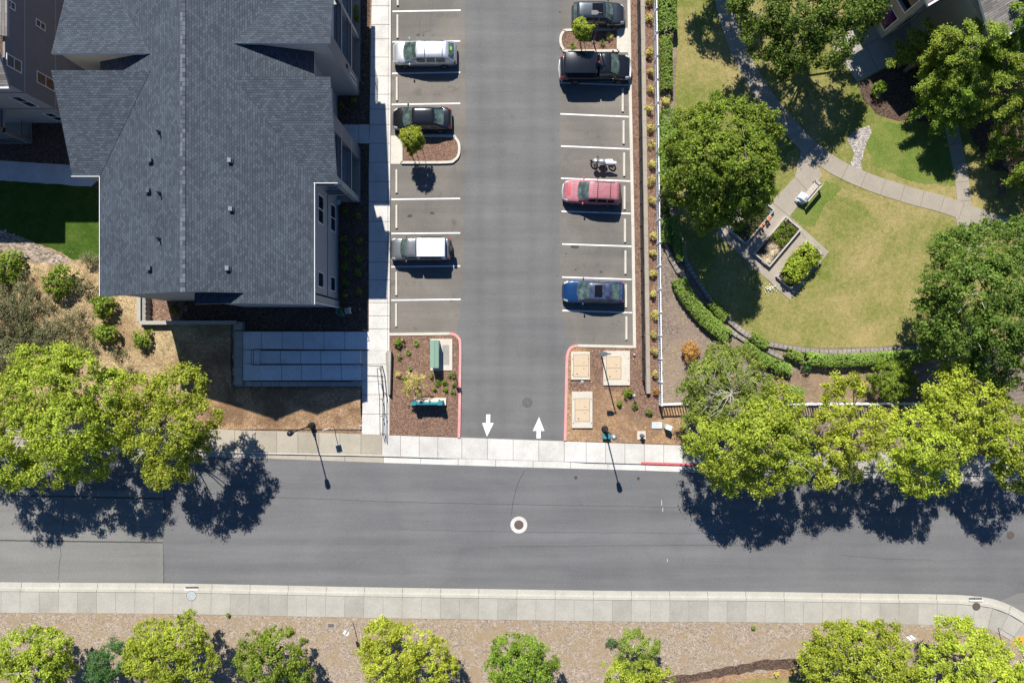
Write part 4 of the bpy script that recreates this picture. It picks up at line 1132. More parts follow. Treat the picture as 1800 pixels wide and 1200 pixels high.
for x in (463,499,535,571,607): mb.poly([(*g, .553-(x-432)/217*.4+.004) for g in reversed(pp([(x,583.3),(x,613.8),(x+.7,613.8),(x+.7,583.3)]))], "joint")
for x in (495,531,566,601): mb.poly([(*g, .335+(x-460)/176*.09+.004) for g in reversed(pp([(x,616.8),(x,638.8),(x+.7,638.8),(x+.7,616.8)]))], "joint")
for x in (498,532,566,601): mb.poly([(*g, .502-(x-460)/176*.34+.004) for g in reversed(pp([(x,641),(x,667.8),(x+.7,667.8),(x+.7,641)]))], "joint")
for y in (615,638): mb.poly([(*g, .5585) for g in reversed(pp([(432.5,y),(432.5,y+.7),(459.5,y+.7),(459.5,y)]))], "joint")
mb.build("slab", wp=ramp)
mb = MB(); pbox(mb, 418, 432, 566, 678, 0, .62, "block_concrete"); pbox(mb, 432.1, 636, 670, 678, 0, .35, "block_concrete")
rn = random.Random(4)
for i in range(14): pbox(mb, 414.5+rn.uniform(-1,1.5), 419, 570+i*7.6, 577+i*7.6, 0, .5+rn.uniform(0, .16), "block_concrete")
for i in range(13): pbox(mb, 433+i*15.5, 447.6+i*15.5, 669.5, 678.5, 0, .43-.012*i, "grey_concrete")
for i in range(7): pbox(mb, 419, 431.5, 567+i*15.5, 581.8+i*15.5, .62, .70, "grey_concrete")
mb.build("side_wall", wp=ramp)
def rail2(root, pts, zs, h=.95, post=3, name="handrail", mid=True):
    mb = MB(); q = [P(*p, z) for p, z in zip(pts, zs)]
    for zz in ([h, h*.55] if mid else [h]): mb.tube([a+Vector((0,0,zz)) for a in q], .024, "black_metal", 6)
    for a, b in zip(q[:-1], q[1:]):
        k = max(1, round((b-a).length/1.6))
        for i in range(k+1):
            c = a.lerp(b, i/k); mb.tube([c, c+Vector((0,0,h))], .024, "black_metal", 5)
    return mb.build(name, wp=root, smooth=True)
rail2(ramp, [(425,581.5),(645,580.5)], [.55,.15]); rail2(ramp, [(462,613.5),(636,615)], [.5,.18]); rail2(ramp, [(454,640.5),(628,640)], [.5,.18])
rail2(ramp, [(462,613.5),(454,614),(454,640.5),(462,640.5)], [.5,.5,.5,.5]); rail2(ramp, [(453,668.5),(622,669.5)], [.5,.16])
WR = thing("walk_handrail", "long thin handrail along the right edge of the white entry walk", "handrail", P(676, 690, .13))
rail2(WR, [(638,641),(672,643)], [.13,.13], mid=False); rail2(WR, [(673,643),(678,690),(677,762)], [.13,.13,.13], name="rail_run")
rail2(WR, [(668,647),(672,700),(673,760)], [.13,.13,.13], name="rail_run", mid=False)
mb = MB(); mb.prism(pp([(679,620),(684,616.5),(690,617),(688,693),(683,693.5)]), 0, [.35,.7,.7,.62,.3], "grey_concrete", "block_concrete")
tag(mb.build("cheek_wall", bevel=.01), "wedge shaped concrete cheek wall between the white walk and the mulch bed", "wall")
mb = MB()
mb.prism(pp([(1123.5,-60),(1130,-60),(1141.2,690),(1135,690.5)]), 0, .42, "block_concrete"); mb.prism(pp([(1123.3,-60),(1130.3,-60),(1141.5,690.6),(1134.6,691)]), .419, .47, "path_concrete", bottom=True)
for i in range(26):
    y = -40+i*28.5; x = 1124+(y+60)*.0149; mb.poly([(*g, .4735) for g in reversed(pp([(x,y),(x,y+.5),(x+6.6,y+.5),(x+6.6,y)]))], "joint")
tag(mb.build("garden_retaining_wall"), "long low concrete capped retaining wall between the mulch strips right of the parking lot", "wall")
# black mesh fence
MF = thing("mesh_fence", "long black mesh fence standing in the mulch strip right of the parking stalls", "fence", P(1127, 300, .1))
mb = MB(); ms = MB(); ps = [P(1118.5+(y+60)*.0138, y, .1) for y in [-60+i*38.3 for i in range(20)]]
for a, b in zip(ps[:-1], ps[1:]):
    n = 8; hs = [1.12-.10*math.sin(math.pi*i/n) for i in range(n+1)]
    mb.tube([a.lerp(b, i/n)+Vector((0,0,hs[i])) for i in range(n+1)], .02, "rope_black", 4)
    L = (b-a).length; k = int(L/.085)
    for i in range(k):
        c = a.lerp(b, i/k); ms.tube([c+Vector((0,0,.05)), c+Vector((0,0,1.04))], .011, "mesh_black", 3, False)
    for j in range(12): ms.tube([a+Vector((0,0,.08+j*.085)), b+Vector((0,0,.08+j*.085))], .011, "mesh_black", 3, False)
ms.build("mesh", wp=MF); mb.build("top_rope", wp=MF)
for a in ps: MB().tube([a-Vector((0,0,.1)), a+Vector((0,0,1.2))], .032, "black_metal", 6).build("post", wp=MF)
# white picket fence
def picket(name, label, pts, posts, h=1.25, shift=0):
    root = thing(name, label, "fence", P(*pts[len(pts)//2], .1)); pk = MB(); rl = MB()
    for a, b in zip(pts[:-1], pts[1:]):
        A_, B_ = P(*a, .1), P(*b, .1); L = (B_-A_).length; d = (B_-A_)/L; ang = math.atan2(d.y, d.x); n = int(L/.205)
        for zz in (.25, h-.12):
            c = (A_+B_)/2; T = Matrix.Translation(c+Vector((0,0,zz))) @ Matrix.Rotation(ang, 4, 'Z'); rl.box(-L/2, L/2, -.035, .035, 0, .09, "vinyl_white", T)
        for i in range(n+1):
            c = A_.lerp(B_, i/n); T = Matrix.Translation(c) @ Matrix.Rotation(ang, 4, 'Z')
            pk.box(-.038, .038, -.05, -.036, .04, h-.06+.0*i, "vinyl_white", T); 
    pk.build("picket", wp=root); rl.build("rail", wp=root)
    for q in posts:
        m_ = MB(); c = P(*q, 0); m_.box(c.x-.065, c.x+.065, c.y-.065, c.y+.065, 0, h+.12, "vinyl_white"); m_.lathe([(.11,h+.12),(.11,h+.16),(.01,h+.25)], c, "vinyl_white", 4)
        m_.build("post", wp=root)
    return root
fb = lambda y: 1147.5+(y+60)*.0135
picket("picket_fence", "long white vinyl picket fence running down the mulch strip beside the garden", [(fb(-60),-60),(fb(300),300),(fb(708),708)], [(fb(y),y) for y in range(-50,712,40)])
picket("picket_fence", "short white picket fence section at the corner of the dirt bed under the twiggy tree", [(1159,709),(1212,707.5)], [(1210,707.5)])
picket("picket_fence", "white picket fence half hidden behind the lime green trees at the planting bed", [(1380,708.5),(1640,707.5)], [(x,708) for x in range(1384,1640,41)])
# ================================================================ STREET FURNITURE
def wheel_stop(first=[None], x=0, y0=0, y1=0, label="", z=.0095):
    cy = (y0+y1)/2; loc = P(x, cy, z); L = (y1-y0)/S/2
    if first[0] is None:
        mb = MB(); prof = [(-.1,0),(-.095,.05),(-.06,.12),(.06,.12),(.095,.05),(.1,0)]
        rows = []
        for t, k in ((-1,.0),(-1,1),(1,1),(1,0)):
            rows.append([(px_*(1 if k else 1), t*.93, pz) for px_, pz in prof])
        mb.grid([rows[1], rows[2]], "kerb_concrete"); mb.poly([p for p in rows[1]][::-1], "kerb_concrete"); mb.poly(rows[2], "kerb_concrete")
        o = mb.build("wheel_stop", bevel=.012); first[0] = o
    else:
        o = first[0].copy(); C.objects.link(o)
    o.location = loc; tag(o, label, "wheel stop", "concrete wheel stops at the heads of the parking stalls")
for i, (x, y0, y1) in enumerate([(699.5,-30,11),(699,27,68),(698,136,178),(697.3,299,339),(697.3,360,402),(697,477,520),(696.7,532,575)]):
    wheel_stop(x=x, y0=y0, y1=y1, label="white concrete wheel stop, %s from the top in the left column of stalls" % ORD[i])
for i, (x, y0, y1) in enumerate([(1094.5,156,197),(1096,212,254),(1097,269,310),(1097.7,327,369),(1098.5,384,427),(1099.3,440,482),(1100.2,499,541),(1101,556,597)]):
    wheel_stop(x=x, y0=y0, y1=y1, label="white concrete wheel stop, %s from the top in the right column of stalls" % ORD[i])
def manhole(px, py, r, label, ring=False, z=.006, name="manhole_cover", mat="iron"):
    mb = MB(); c = P(px, py, z); k = 28
    if ring: mb.lathe([(r/S*1.95,0),(r/S*1.95,.006),(r/S*1.05,.007)], (0,0,0), "white_concrete", k)
    mb.lathe([(r/S*1.08,.007),(r/S*1.08,.010),(r/S,.0105)], (0,0,0), "black_metal", k)
    mb.lathe([(r/S,.010),(r/S*.98,.013)], (0,0,0), mat, k)
    for q in range(1, 5):
        rr = r/S*(.19*q); n = 24
        for i in range(n):
            if i % 2: continue
            a, b = 2*math.pi*i/n, 2*math.pi*(i+1)/n
            mb.poly([(rr*math.cos(a),rr*math.sin(a),.0165),((rr+.03)*math.cos(a),(rr+.03)*math.sin(a),.0165),((rr+.03)*math.cos(b),(rr+.03)*math.sin(b),.0165),(rr*math.cos(b),rr*math.sin(b),.0165)], "black_metal")
    tag(mb.build(name, loc=c), label, "manhole cover")
manhole(912, 922, 7.6, "round rusty manhole cover in a white concrete ring in the street", True)
manhole(927, 707, 7.6, "round dark manhole cover in the driveway above the arrows", mat="iron_pale")
manhole(1776, 940, 6, "rusty manhole cover half in tree shade at the right of the street")
manhole(338, 1045.5, 8, "round storm drain cover in the near sidewalk at the left", z=.146, mat="grey_box")
manhole(1714, 1064, 6.5, "round storm drain cover in the near sidewalk at the right bend", z=.146)
manhole(1012, 839, 2.6, "small round valve cover in the street, left one of two", z=.006, name="valve_cover"); manhole(1122, 840.5, 2.4, "small round valve cover in the street, right one of two", z=.006, name="valve_cover")
manhole(1111, 852, 2.2, "tiny blue-ringed valve cover in the street beside the lamp shadow", z=.006, name="valve_cover", mat="pipe_blue")
for px, lb in ((338,"storm drain inlet slot in the near kerb above the left drain cover"),(1714,"storm drain inlet slot in the near kerb above the right drain cover")):
    y = 1034.5 if px < 900 else 1054; mb = MB(); pbox(mb, px-12, px+12, y-1.2, y+.8, .14, .165, "trim_white"); pbox(mb, px-11.5, px+11.5, y-4.0, y-1.3, .02, .032, "crack")
    tag(mb.build("drain_inlet"), lb, "drain inlet")
# utility vaults
def vault(x0, x1, y0, y1, hx0, hx1, hy0, hy1, h, label):
    root = thing("utility_vault", label, "utility vault", P((x0+x1)/2, (y0+y1)/2, .1), 0, "concrete utility vault lids in the dirt bed")
    mb = MB(); pbox(mb, x0, x1, y0, y1, .02, .1+h, "pad_concrete"); mb.build("pad", wp=root, bevel=.02)
    mb = MB(); z = .1+h; pbox(mb, hx0-.7, hx1+.7, hy0-.7, hy1+.7, z-.01, z+.004, "joint"); pbox(mb, hx0, hx1, hy0, (hy0+hy1)/2-.3, z, z+.02, "hatch_tan"); pbox(mb, hx0, hx1, (hy0+hy1)/2+.3, hy1, z, z+.02, "hatch_tan")
    pbox(mb, (hx0+hx1)/2+3, (hx0+hx1)/2+6, (hy0+hy1)/2-6, (hy0+hy1)/2-5.2, z+.02, z+.024, "iron"); pbox(mb, (hx0+hx1)/2+3, (hx0+hx1)/2+6, (hy0+hy1)/2+5, (hy0+hy1)/2+5.8, z+.02, z+.024, "iron")
    c = P(hx0+6, hy1-4.5, z+.02); mb.lathe([(.05,0),(.05,.006)], c, "black_metal", 8); mb.build("hatch", wp=root)
    mb = MB()
    for (ax, ay) in ((x0+2.5,y0+13),(x1-2.5,y0+13),(x0+2.5,y1-9),(x1-2.5,y1-9)):
        pbox(mb, ax-.5, ax+.5, ay-1.2, ay+1.2, z, z+.02, "iron")
    mb.build("lifting_eye", wp=root)
vault(1003.5,1036.5,618,667,1008,1034,623,661.5,.15,"small concrete vault pad with a tan hatch, nearest the red kerb curve")
vault(1060,1106.5,616.5,677,1065.5,1090.5,627,666,.14,"widest concrete vault pad with an off-centre tan hatch")
vault(1005,1041,688,751.5,1010.5,1035.5,700,739.5,.16,"tall concrete vault pad with a tan hatch near the sidewalk")
root = thing("utility_cabinet", "green metal utility cabinet on a concrete pad in the mulch bed", "utility cabinet", P(775, 622, .1))
mb = MB(); pbox(mb, 757, 795.5, 595.5, 651, .02, .18, "pad_concrete"); mb.build("pad", wp=root, bevel=.02)
mb = MB(); pbox(mb, 778, 790, 606, 641, .18, .19, "block_concrete"); mb.build("cover_plate", wp=root)
mb = MB(); pbox(mb, 760.3, 773.6, 598.5, 645, .18, 1.25, "green_cabinet"); mb.build("cabinet_body", wp=root, bevel=.02)
mb = MB(); a = P(759.6, 645.8); b = P(774.4, 597.8); m_ = (a.x+b.x)/2
mb.prism([(a.x,a.y),(m_,a.y),(m_,b.y),(a.x,b.y)], 1.251, [1.31,1.35,1.35,1.31], "green_cabinet", bottom=True); mb.prism([(m_+.012,a.y),(b.x,a.y),(b.x,b.y),(m_+.012,b.y)], 1.251, [1.35,1.29,1.29,1.35], "green_cabinet", bottom=True)
mb.build("cabinet_lid", wp=root, bevel=.008)
# monument sign: cream stone wall with a teal cap
root = thing("monument_sign", "low monument sign with cream stone base and teal metal frame in the mulch bed", "sign", P(752, 704, .1))
mb = MB(); pbox(mb, 729, 785, 699, 711.5, .02, .35, "cream_stone"); mb.build("base", wp=root, bevel=.02)
mb = MB(); pbox(mb, 733, 779, 704, 708.5, .35, 1.35, "teal_paint"); mb.build("panel", wp=root, bevel=.01)
mb = MB(); pbox(mb, 728, 736, 702.5, 709.5, .352, 1.45, "teal_paint"); pbox(mb, 773, 781, 702.5, 709.5, .352, 1.45, "teal_paint"); mb.build("frame", wp=root, bevel=.01)
mb = MB(); pbox(mb, 735, 774, 700.5, 704.5, .35, 1.2, "cream_stone"); mb.build("stone_backing", wp=root, bevel=.02)
# street lamps
def street_lamp(bx, by, h, label, bright=False):
    root = thing("street_lamp", label, "street lamp", P(bx, by, hb(bx, by)), 0, "post-top street lamps along the far sidewalk")
    mb = MB(); mb.lathe([(.26,0),(.27,.1),(.2,.16),(.22,.5),(.15,.62),(.13,.9),(.1,1.0)], (0,0,0), "black_metal", 20); mb.build("base", root, smooth=True)
    mb = MB(); mb.lathe([(.075,.95),(.075,1.3),(.055,1.35),(.05,h-.75),(.07,h-.7),(.05,h-.6)], (0,0,0), "black_metal", 12); mb.build("pole", root, smooth=True)
    mb = MB(); mb.lathe([(.08,h-.62),(.17,h-.5),(.21,h-.15),(.16,h-.05)], (0,0,0), "grey_box" if bright else "plastic_grey", 18); mb.build("lantern", root, smooth=True)
    mb = MB(); mb.lathe([(.22,h-.06),(.20,h+.04),(.1,h+.12),(.02,h+.16)], (0,0,0), "metal_grey" if bright else "black_metal", 18); mb.build("cap", root, smooth=True)
    return root
street_lamp(549.5, 746.5, 5.35, "black post-top street lamp at the left, head leaning out over the tan sidewalk")
street_lamp(1062.5, 753, 5.35, "black post-top street lamp with a pale round head in the dirt bed", True)
def lot_light(bx, by, h, label, sx):
    root = thing("parking_light", label, "light pole", P(bx, by, .1), 0, "tall parking lot light poles")
    mb = MB(); mb.lathe([(.16,0),(.16,.06),(.06,.1)], (0,0,0), "bark", 12); mb.build("base_plate", root)
    mb = MB(); mb.tube([(0,0,.05),(0,0,h)], .05, "black_metal" if sx < 0 else "bark", 8); mb.build("pole", root, smooth=True)
    mb = MB(); mb.tube([(.1,0,h-.02),(-.15,0,h+.02)], .045, "plastic_grey", 8); mb.prism([(-.15,-.08),(-.3,-.17),(-.68,-.17),(-.68,.17),(-.3,.17),(-.15,.08)], h-.06, [h+.08]*6, "plastic_grey", bottom=True); mb.build("lamp_head", root, bevel=.015)
    return root
lot_light(1055.5, 621, 5.3, "parking light pole with a grey box head beside the widest vault pad", -1)
lot_light(1043, 75, 4.7, "thin brown light pole rising from the upper kerb island over the graphite hatchback", 1)
def sign_post(bx, by, h, label, plate, pw, ph, mat, rz, name="road_sign", diamond=False):
    root = thing(name, label, "sign", P(bx, by, .1), R(rz))
    mb = MB(); mb.tube([(0,0,-.1),(0,0,h)], .03, "metal_grey", 6); mb.build("post", root)
    mb = MB()
    T = Matrix.Translation((0, .04, h-ph*.5)) @ Matrix.Rotation(R(45 if diamond else 0), 4, 'Y')
    mb.box(-pw/2, pw/2, -.008, .008, -ph/2, ph/2, mat, T)
    if diamond:
        mb.box(-pw*.08, pw*.08, -.013, -.0085, -ph*.3, ph*.2, "black_trim", T); mb.box(-pw*.3, pw*.2, -.013, -.0085, ph*.2, ph*.34, "black_trim", T)
    mb.build("plate", root); return root
sign_post(587, 749, 2.35, "thin metal sign post with a small plate beside the left street lamp", 1, .45, .6, "vinyl_white", 12)
sign_post(799, 652, 2.0, "thin sign post beside the red kerb of the mulch bed", 1, .35, .45, "bright_red_kerb", 5)
sign_post(621, 1091, 2.4, "white sign plate on a leaning post in the near verge, left of the lime tree", 1, .42, .6, "vinyl_white", 150)
sign_post(1573, 1099, 2.4, "white sign plate on a post in the near verge above the right trees", 1, .45, .6, "vinyl_white", 200)
sign_post(1752, 1101, 2.7, "orange diamond sign on a post at the right end of the near verge", 1, .75, .75, "orange_paint", 215, diamond=True)
# hydrant
root = thing("fire_hydrant", "dark fire hydrant on a square concrete pad beside the sidewalk", "fire hydrant", P(1127, 764.5, .1))
mb = MB(); mb.box(-.34,.34,-.34,.34,-.05,.05,"pad_concrete"); mb.build("pad", root, bevel=.01)
mb = MB(); mb.lathe([(.16,.05),(.16,.1),(.11,.12),(.11,.5),(.15,.52),(.15,.56),(.12,.66),(.05,.74),(.04,.8)], (0,0,0), "plastic_grey", 16); mb.build("barrel", root, smooth=True)
mb = MB(); mb.tube([(-.2,0,.42),(.2,0,.42)], .055, "plastic_grey", 10); mb.tube([(0,0,.42),(0,-.2,.42)], .07, "plastic_grey", 10); mb.build("outlet", root, smooth=True)
mb = MB(); pbox(mb, 1145, 1163, 741, 752.5, .05, .2, "grey_box"); pbox(mb, 1147.5, 1160.5, 743, 750.5, .2, .21, "grey_box"); pbox(mb, 1152,1155,743.4,744.6,.21,.214,"orange_paint")
tag(mb.build("meter_box", bevel=.015), "pale grey rectangular meter box lid in the dirt bed beside the mint pedestal", "meter box")
mb = MB(); T = Matrix.Translation(P(1171.5, 749, 0)) @ Matrix.Rotation(R(-20), 4, 'Z')
mb.box(-.2,.2,-.17,.17,.02,.8,"pale_green_box",T); mb.prism([tuple((T@Vector(p))[:2]) for p in ((-.23,-.2,0),(.23,-.2,0),(.23,.2,0),(-.23,.2,0))], .801, [.86,.98,.98,.86], "pale_green_box", bottom=True)
tag(mb.build("utility_pedestal", bevel=.02), "mint green utility pedestal standing beside the meter box", "pedestal")
root = thing("bollard_light", "short bollard path light in the dirt bed next to a small green shrub", "path light", P(1112, 694, .1))
mb = MB(); mb.tube([(0,0,0),(0,0,.8)], .03, "metal_grey", 8); mb.build("post", root); mb = MB(); mb.lathe([(.14,.78),(.15,.84),(.06,.94),(.02,.95)], (0,0,0), "metal_grey", 16); mb.build("shade", root, smooth=True)
mb = MB(); mb.lathe([(.14,0),(.14,.05),(.11,.06)], P(1023.5,671.5,.1), "metal_grey", 18); tag(mb.build("cleanout_cap", smooth=True), "small round metal cleanout cap below the small vault pad", "cleanout cap")
mb = MB(); mb.lathe([(.09,0),(.09,.16),(.06,.17)], P(1114.5,623.5,.1), "metal_grey", 14); tag(mb.build("vent_stub", smooth=True), "small grey vent stub beside the kerb corner in the mulch", "vent stub")
mb = MB(); mb.box(-.3,.3,-.2,.2,0,.35,"teal_paint",Matrix.Translation(P(1065,765.5,.1))); mb.box(-.08,.08,-.12,.0,.351,.37,"orange_paint",Matrix.Translation(P(1065,765.5,.1)))
tag(mb.build("teal_box", bevel=.02), "teal handhole box at the foot of the pale-headed street lamp", "utility box")
mb = MB(); pbox(mb, 573.5, 591.5, 1092.5, 1103, .05, .14, "block_concrete"); pbox(mb, 577.5, 588, 1094.5, 1100.5, .14, .15, "iron"); tag(mb.build("water_meter_lid"), "rectangular water meter lid with a rusty cover in the near verge", "meter lid")
mb = MB(); mb.lathe([(.06,0),(.06,.12),(.03,.15)], P(633,437,.1) if 0 else P(633,543,.1), "pipe_blue", 12); tag(mb.build("blue_cap", smooth=True), "small blue round cap in the dark mulch right of the hydrangea", "cap")
mb = MB(); mb.lathe([(.10,0),(.2,.35),(.21,.4)], P(597,358,.1), "pale_green_box", 14); tag(mb.build("plant_pot", smooth=True), "small pale pot at the corner of the balcony bay", "pot")
# garden bench with a cloth
root = thing("garden_bench", "weathered wooden garden bench with a pale cloth hanging off its lower end", "bench", P(1419, 339, .1), R(50))
mb = MB()
for i in range(5): mb.box(-.95,.95,-.24+i*.09,-.165+i*.09,.42,.45,"wood_pale")
mb.build("seat", root)
mb = MB()
for i in range(5): T = Matrix.Translation((0,-.33,.52+i*.09)) @ Matrix.Rotation(R(12),4,'X'); mb.box(-.95,.95,-.012,.012,0,.07,"wood_pale",T)
mb.build("backrest", root)
for x in (-.9,.9):
    mb = MB(); mb.box(x-.03,x+.03,-.32,-.26,0,.95,"wood_grey"); mb.build("leg", root); mb = MB(); mb.box(x-.03,x+.03,.2,.26,0,.62,"wood_grey"); mb.build("leg", root)
    mb = MB(); mb.box(x-.04,x+.04,-.26,.3,.62,.66,"wood_grey"); mb.build("armrest", root)
mb = MB(); rn = random.Random(2); rows = []
T = Matrix.Translation(P(1405,351,.1)) @ Matrix.Rotation(R(50),4,'Z')
for i in range(8):
    rows.append([tuple(T @ Vector((-.35+i*.1, -.4+j*.13, (.66 if 1<j<5 else .5)-(.25 if i < 2 else 0)+rn.uniform(-.04,.04)))) for j in range(7)])
mb.grid(rows, "white_cloth"); o = mb.build("cloth", smooth=True); sm = o.modifiers.new("thick",'SOLIDIFY'); sm.thickness = .015; tag(o, "pale blue-white cloth draped over the bench's lower arm", "cloth")
# raised beds
def raised_bed(cx, cy, L, Wd, label, soil, h=.38, wood="wood_grey"):
    rz = math.atan2(56, 47); root = thing("raised_bed", label, "raised bed", P(cx, cy, .13), rz); l, w = L/S/2, Wd/S/2
    mb = MB(); mb.box(-l,l,-w,-w+.1,0,h,wood); mb.box(-l,l,w-.1,w,0,h,wood); mb.box(-l,-l+.1,-w+.1,w-.1,0,h-.01,wood); mb.box(l-.1,l,-w+.1,w-.1,0,h-.01,wood); mb.build("frame", root, bevel=.01)
    mb = MB(); mb.box(-l+.1,l-.1,-w+.1,w-.1,0,h-.12,soil); mb.build("soil", root); return root
raised_bed(1320, 390, 78, 34, "raised wooden planter bed in the tree's shade, upper left of three", "soil_bed")
raised_bed(1363, 426, 86, 36, "middle raised bed with green plants and straw in a pale timber frame", "soil_bed", wood="wood_pale")
raised_bed(1401, 466, 84, 34, "lower right raised bed under the big leafy bush", "soil_bed", .35)
tag(MB().tube([P(1374,391,.1),P(1374,391,.7),P(1381,385,.7),P(1381,385,.1)], .03, "wood_pale", 5).build("wood_hoop"), "small wooden frame rail at the head of the middle raised bed", "frame")
for i, (x, y) in enumerate(((1348,384),(1345,388),(1333,401),(1337,396),(1321,417))):
    mb = MB(); mb.lathe([(.07,0),(.1,.18),(.115,.19),(.115,.22),(.08,.225)], P(x,y,.5), "terracotta", 12); tag(mb.build("flower_pot", smooth=True), "small terracotta pot on the shaded raised bed's edge, %s from the top" % ORD[i], "flower pot", "terracotta pots along the raised bed")
root = thing("watering_can", "teal watering can at the top corner of the shaded raised bed", "watering can", P(1351, 375, .13))
mb = MB(); mb.lathe([(.13,0),(.14,.28),(.11,.3)], (0,0,0), "teal_paint", 14); mb.build("body", root, smooth=True); mb = MB(); mb.tube([(.1,0,.08),(.3,.05,.33)], [.03,.02], "teal_paint", 8); mb.build("spout", root); mb = MB(); mb.tube([(-.1,0,.28),(-.16,0,.38),(0,0,.42),(.06,0,.3)], .015, "teal_paint", 6); mb.build("handle", root)
# ================================================================ VEHICLES
def lerpt(tab, x):
    if x <= tab[0][0]: return tab[0][1]
    for a, b in zip(tab[:-1], tab[1:]):
        if x <= b[0]: return a[1]+(b[1]-a[1])*(x-a[0])/(b[0]-a[0])
    return tab[-1][1]
def smooth01(t): t = max(0, min(1, t)); return t*t*(3-2*t)
def vehicle(name, label, cat, box, face, L, Wd, paint, sp, rot=0):
    """sp: wind base/top, roof end/rear glass end as shares of the length from the nose; zh hood, zb belt, zd deck, zr roof"""
    x0, x1, y0, y1 = box
    cx = (W(x0, 0, .7).x+W(x1, 0, .7).x)/2; cy = (W(0, y0, sp['zb']-.05).y+W(0, y1, .3).y)/2
    root = thing(name, label, cat, (cx, cy, .0095), (0 if face > 0 else math.pi)+R(rot))
    X = lambda s: L/2-s*L                     # share from the nose -> local x
    fa, fb, fc, fd = sp['g']; zb, zh, zd, zrf = sp['zb'], sp['zh'], sp['zd'], sp['zr']
    zt_tab = [(0,.50),(.008,.62),(.03,zh-.17),(.07,zh-.08),(.14,zh-.01),(fa+.02,zb-.03),(fa+.06,zb)] + \
             ([(fd-.06,zb),(fd-.01,zd)] if sp.get('deck') else [(fd-.04,zb)]) + [(.965,zd-.03),(.985,zd-.12),(.995,.66),(1,.5)]
    round_ = sp.get('round', .9)
    def w_(s):
        xx = abs(X(s)); t = max(0, (xx-(L/2-round_))/round_); k = .27 if s < .5 else .2
        k *= sp.get('rk', 1); return Wd/2*(1-k*t**2.6)
    CS = [(0,0,.035),(.2,.3,.033),(.38,.58,.022),(.52,.80,.0),(.60,.90,-.03),(.68,.965,-.10),(.76,1.0,-.24),(.88,1.0,-.42),(1.0,.95,None)]
    def bs(s, v, off=0):
        a = abs(v); zt = lerpt(zt_tab, s); w = w_(s); zlo = .26
        for (a0, y0_, z0_), (a1, y1_, z1_) in zip(CS[:-1], CS[1:]):
            if a <= a1+1e-9:
                t = (a-a0)/(a1-a0); k = max(.25, (zt-zlo)/(zb-zlo))
                za = zt+z0_*k; zb_ = zlo if z1_ is None else zt+z1_*k
                y = w*(y0_+(y1_-y0_)*t); z = za+(zb_-za)*t
                return Vector((X(s), math.copysign(y, v) + (math.copysign(off, v) if a > .68 else 0), z+(off if a <= .76 else 0)))
    ss = sorted(set([0,.008,.02,.03,.05,.07,.1,.14,.18,fa,fa+.03,fa+.06,.4,.5,.6,.7,fd-.06,fd-.03,fd,.93,.95,.965,.975,.985,.995,1]))
    ss = [s for s in ss if 0 <= s <= 1]
    vs = [-1+i/20 for i in range(41)]
    vs = sorted(set([round(v, 3) for v in vs]+[s*c for c, _, _ in CS for s in (1, -1)]))
    mb = MB(); rows = [[bs(s, v) for v in vs] for s in ss]; mb.grid(rows, paint)
    mb.poly(rows[0][::-1], paint); mb.poly(rows[-1], paint)
    mb.poly([r[0] for r in rows]+[r[-1] for r in rows[::-1]], "black_trim")
    mb.build("body", root, smooth=True, angle=50)
    def bpatch(nm, s0, s1, v0, v1, mat, off=.006, ns=5, nv=5):
        m_ = MB(); m_.grid([[bs(s0+(s1-s0)*i/ns, v0+(v1-v0)*j/nv, off) for j in range(nv+1)] for i in range(ns+1)][::(1)], mat)
        return m_.build(nm, root, smooth=True)
    # cabin
    wb = Wd/2*.93; wr = Wd/2*sp.get('tumble', .74)
    zc = [(fa, zb-.02), (fb-.02, zrf-.06), (fb+.015, zrf-.012), (fb+.07, zrf), ((fb+fc)/2, zrf+.012), (fc-.06, zrf-.005), (fc, zrf-.03), (fd, sp.get('zrear', zd if sp.get('deck') else zb)-.02)]
    def gz(s):
        return lerpt(zc, s)
    def gs(s, v, off=0):
        zt = gz(s); h = max(0, (zt-zb)/(zrf-zb)); wt = wb*.90+(wr-wb*.90)*smooth01(h); a = abs(v)
        if s < fb: ex = 0.16*(1-h)
        else: ex = 0
        if a <= .55:
            t = a/.55; y = wt*t; z = zt+.035*h*(1-t*t)-(.04*h*max(0, t-.8)/.2)
            bow = sp.get('bow', .14)*(1-t*t)*(1-abs(2*min(h, 1)-1)*.0) if s < fb else 0
            xo = 0
            if s < fb: xo = .16*(1-t*t)*(1-h*.6)
            elif s > fc: xo = -.08*(1-t*t)
            p = Vector((X(s)+xo, math.copysign(y, v), z+off))
            if off and (s < fb or s > fc): p.x += off*(1 if s < fb else -1)
            return p
        t = (a-.55)/.45; zl = zb-.04; z1 = zt-.04*h
        y = wt+(wb-wt)*(t**.85); z = z1+(zl-z1)*t
        return Vector((X(s), math.copysign(y+off, v), z+off*.3))
    gss = sorted(set([fa,(fa+fb)/2-.02,fb-.045,fb-.02,fb,fb+.015,fb+.04,fb+.07,fb+.13,(fb+fc)/2,fc-.12,fc-.06,fc-.03,fc,(fc+fd)/2,fd-.02,fd]))
    gvs = [-1,-.85,-.7,-.6,-.55,-.5,-.42,-.3,-.15,0,.15,.3,.42,.5,.55,.6,.7,.85,1]
    mb = MB(); rows = [[gs(s, v) for v in gvs] for s in gss]; mb.grid(rows, sp.get('roofpaint', paint)); mb.poly(rows[0][::-1], paint); mb.poly(rows[-1], paint)
    mb.build("cabin", root, smooth=True, angle=60)
    def gpatch(nm, s0, s1, v0, v1, mat, off=.012, ns=6, nv=8, taper=0):
        m_ = MB(); rows = []
        for i in range(ns+1):
            s = s0+(s1-s0)*i/ns; rows.append([gs(s, v0+(v1-v0)*j/nv, off) for j in range(nv+1)])
        m_.grid(rows, mat); return m_.build(nm, root, smooth=True)
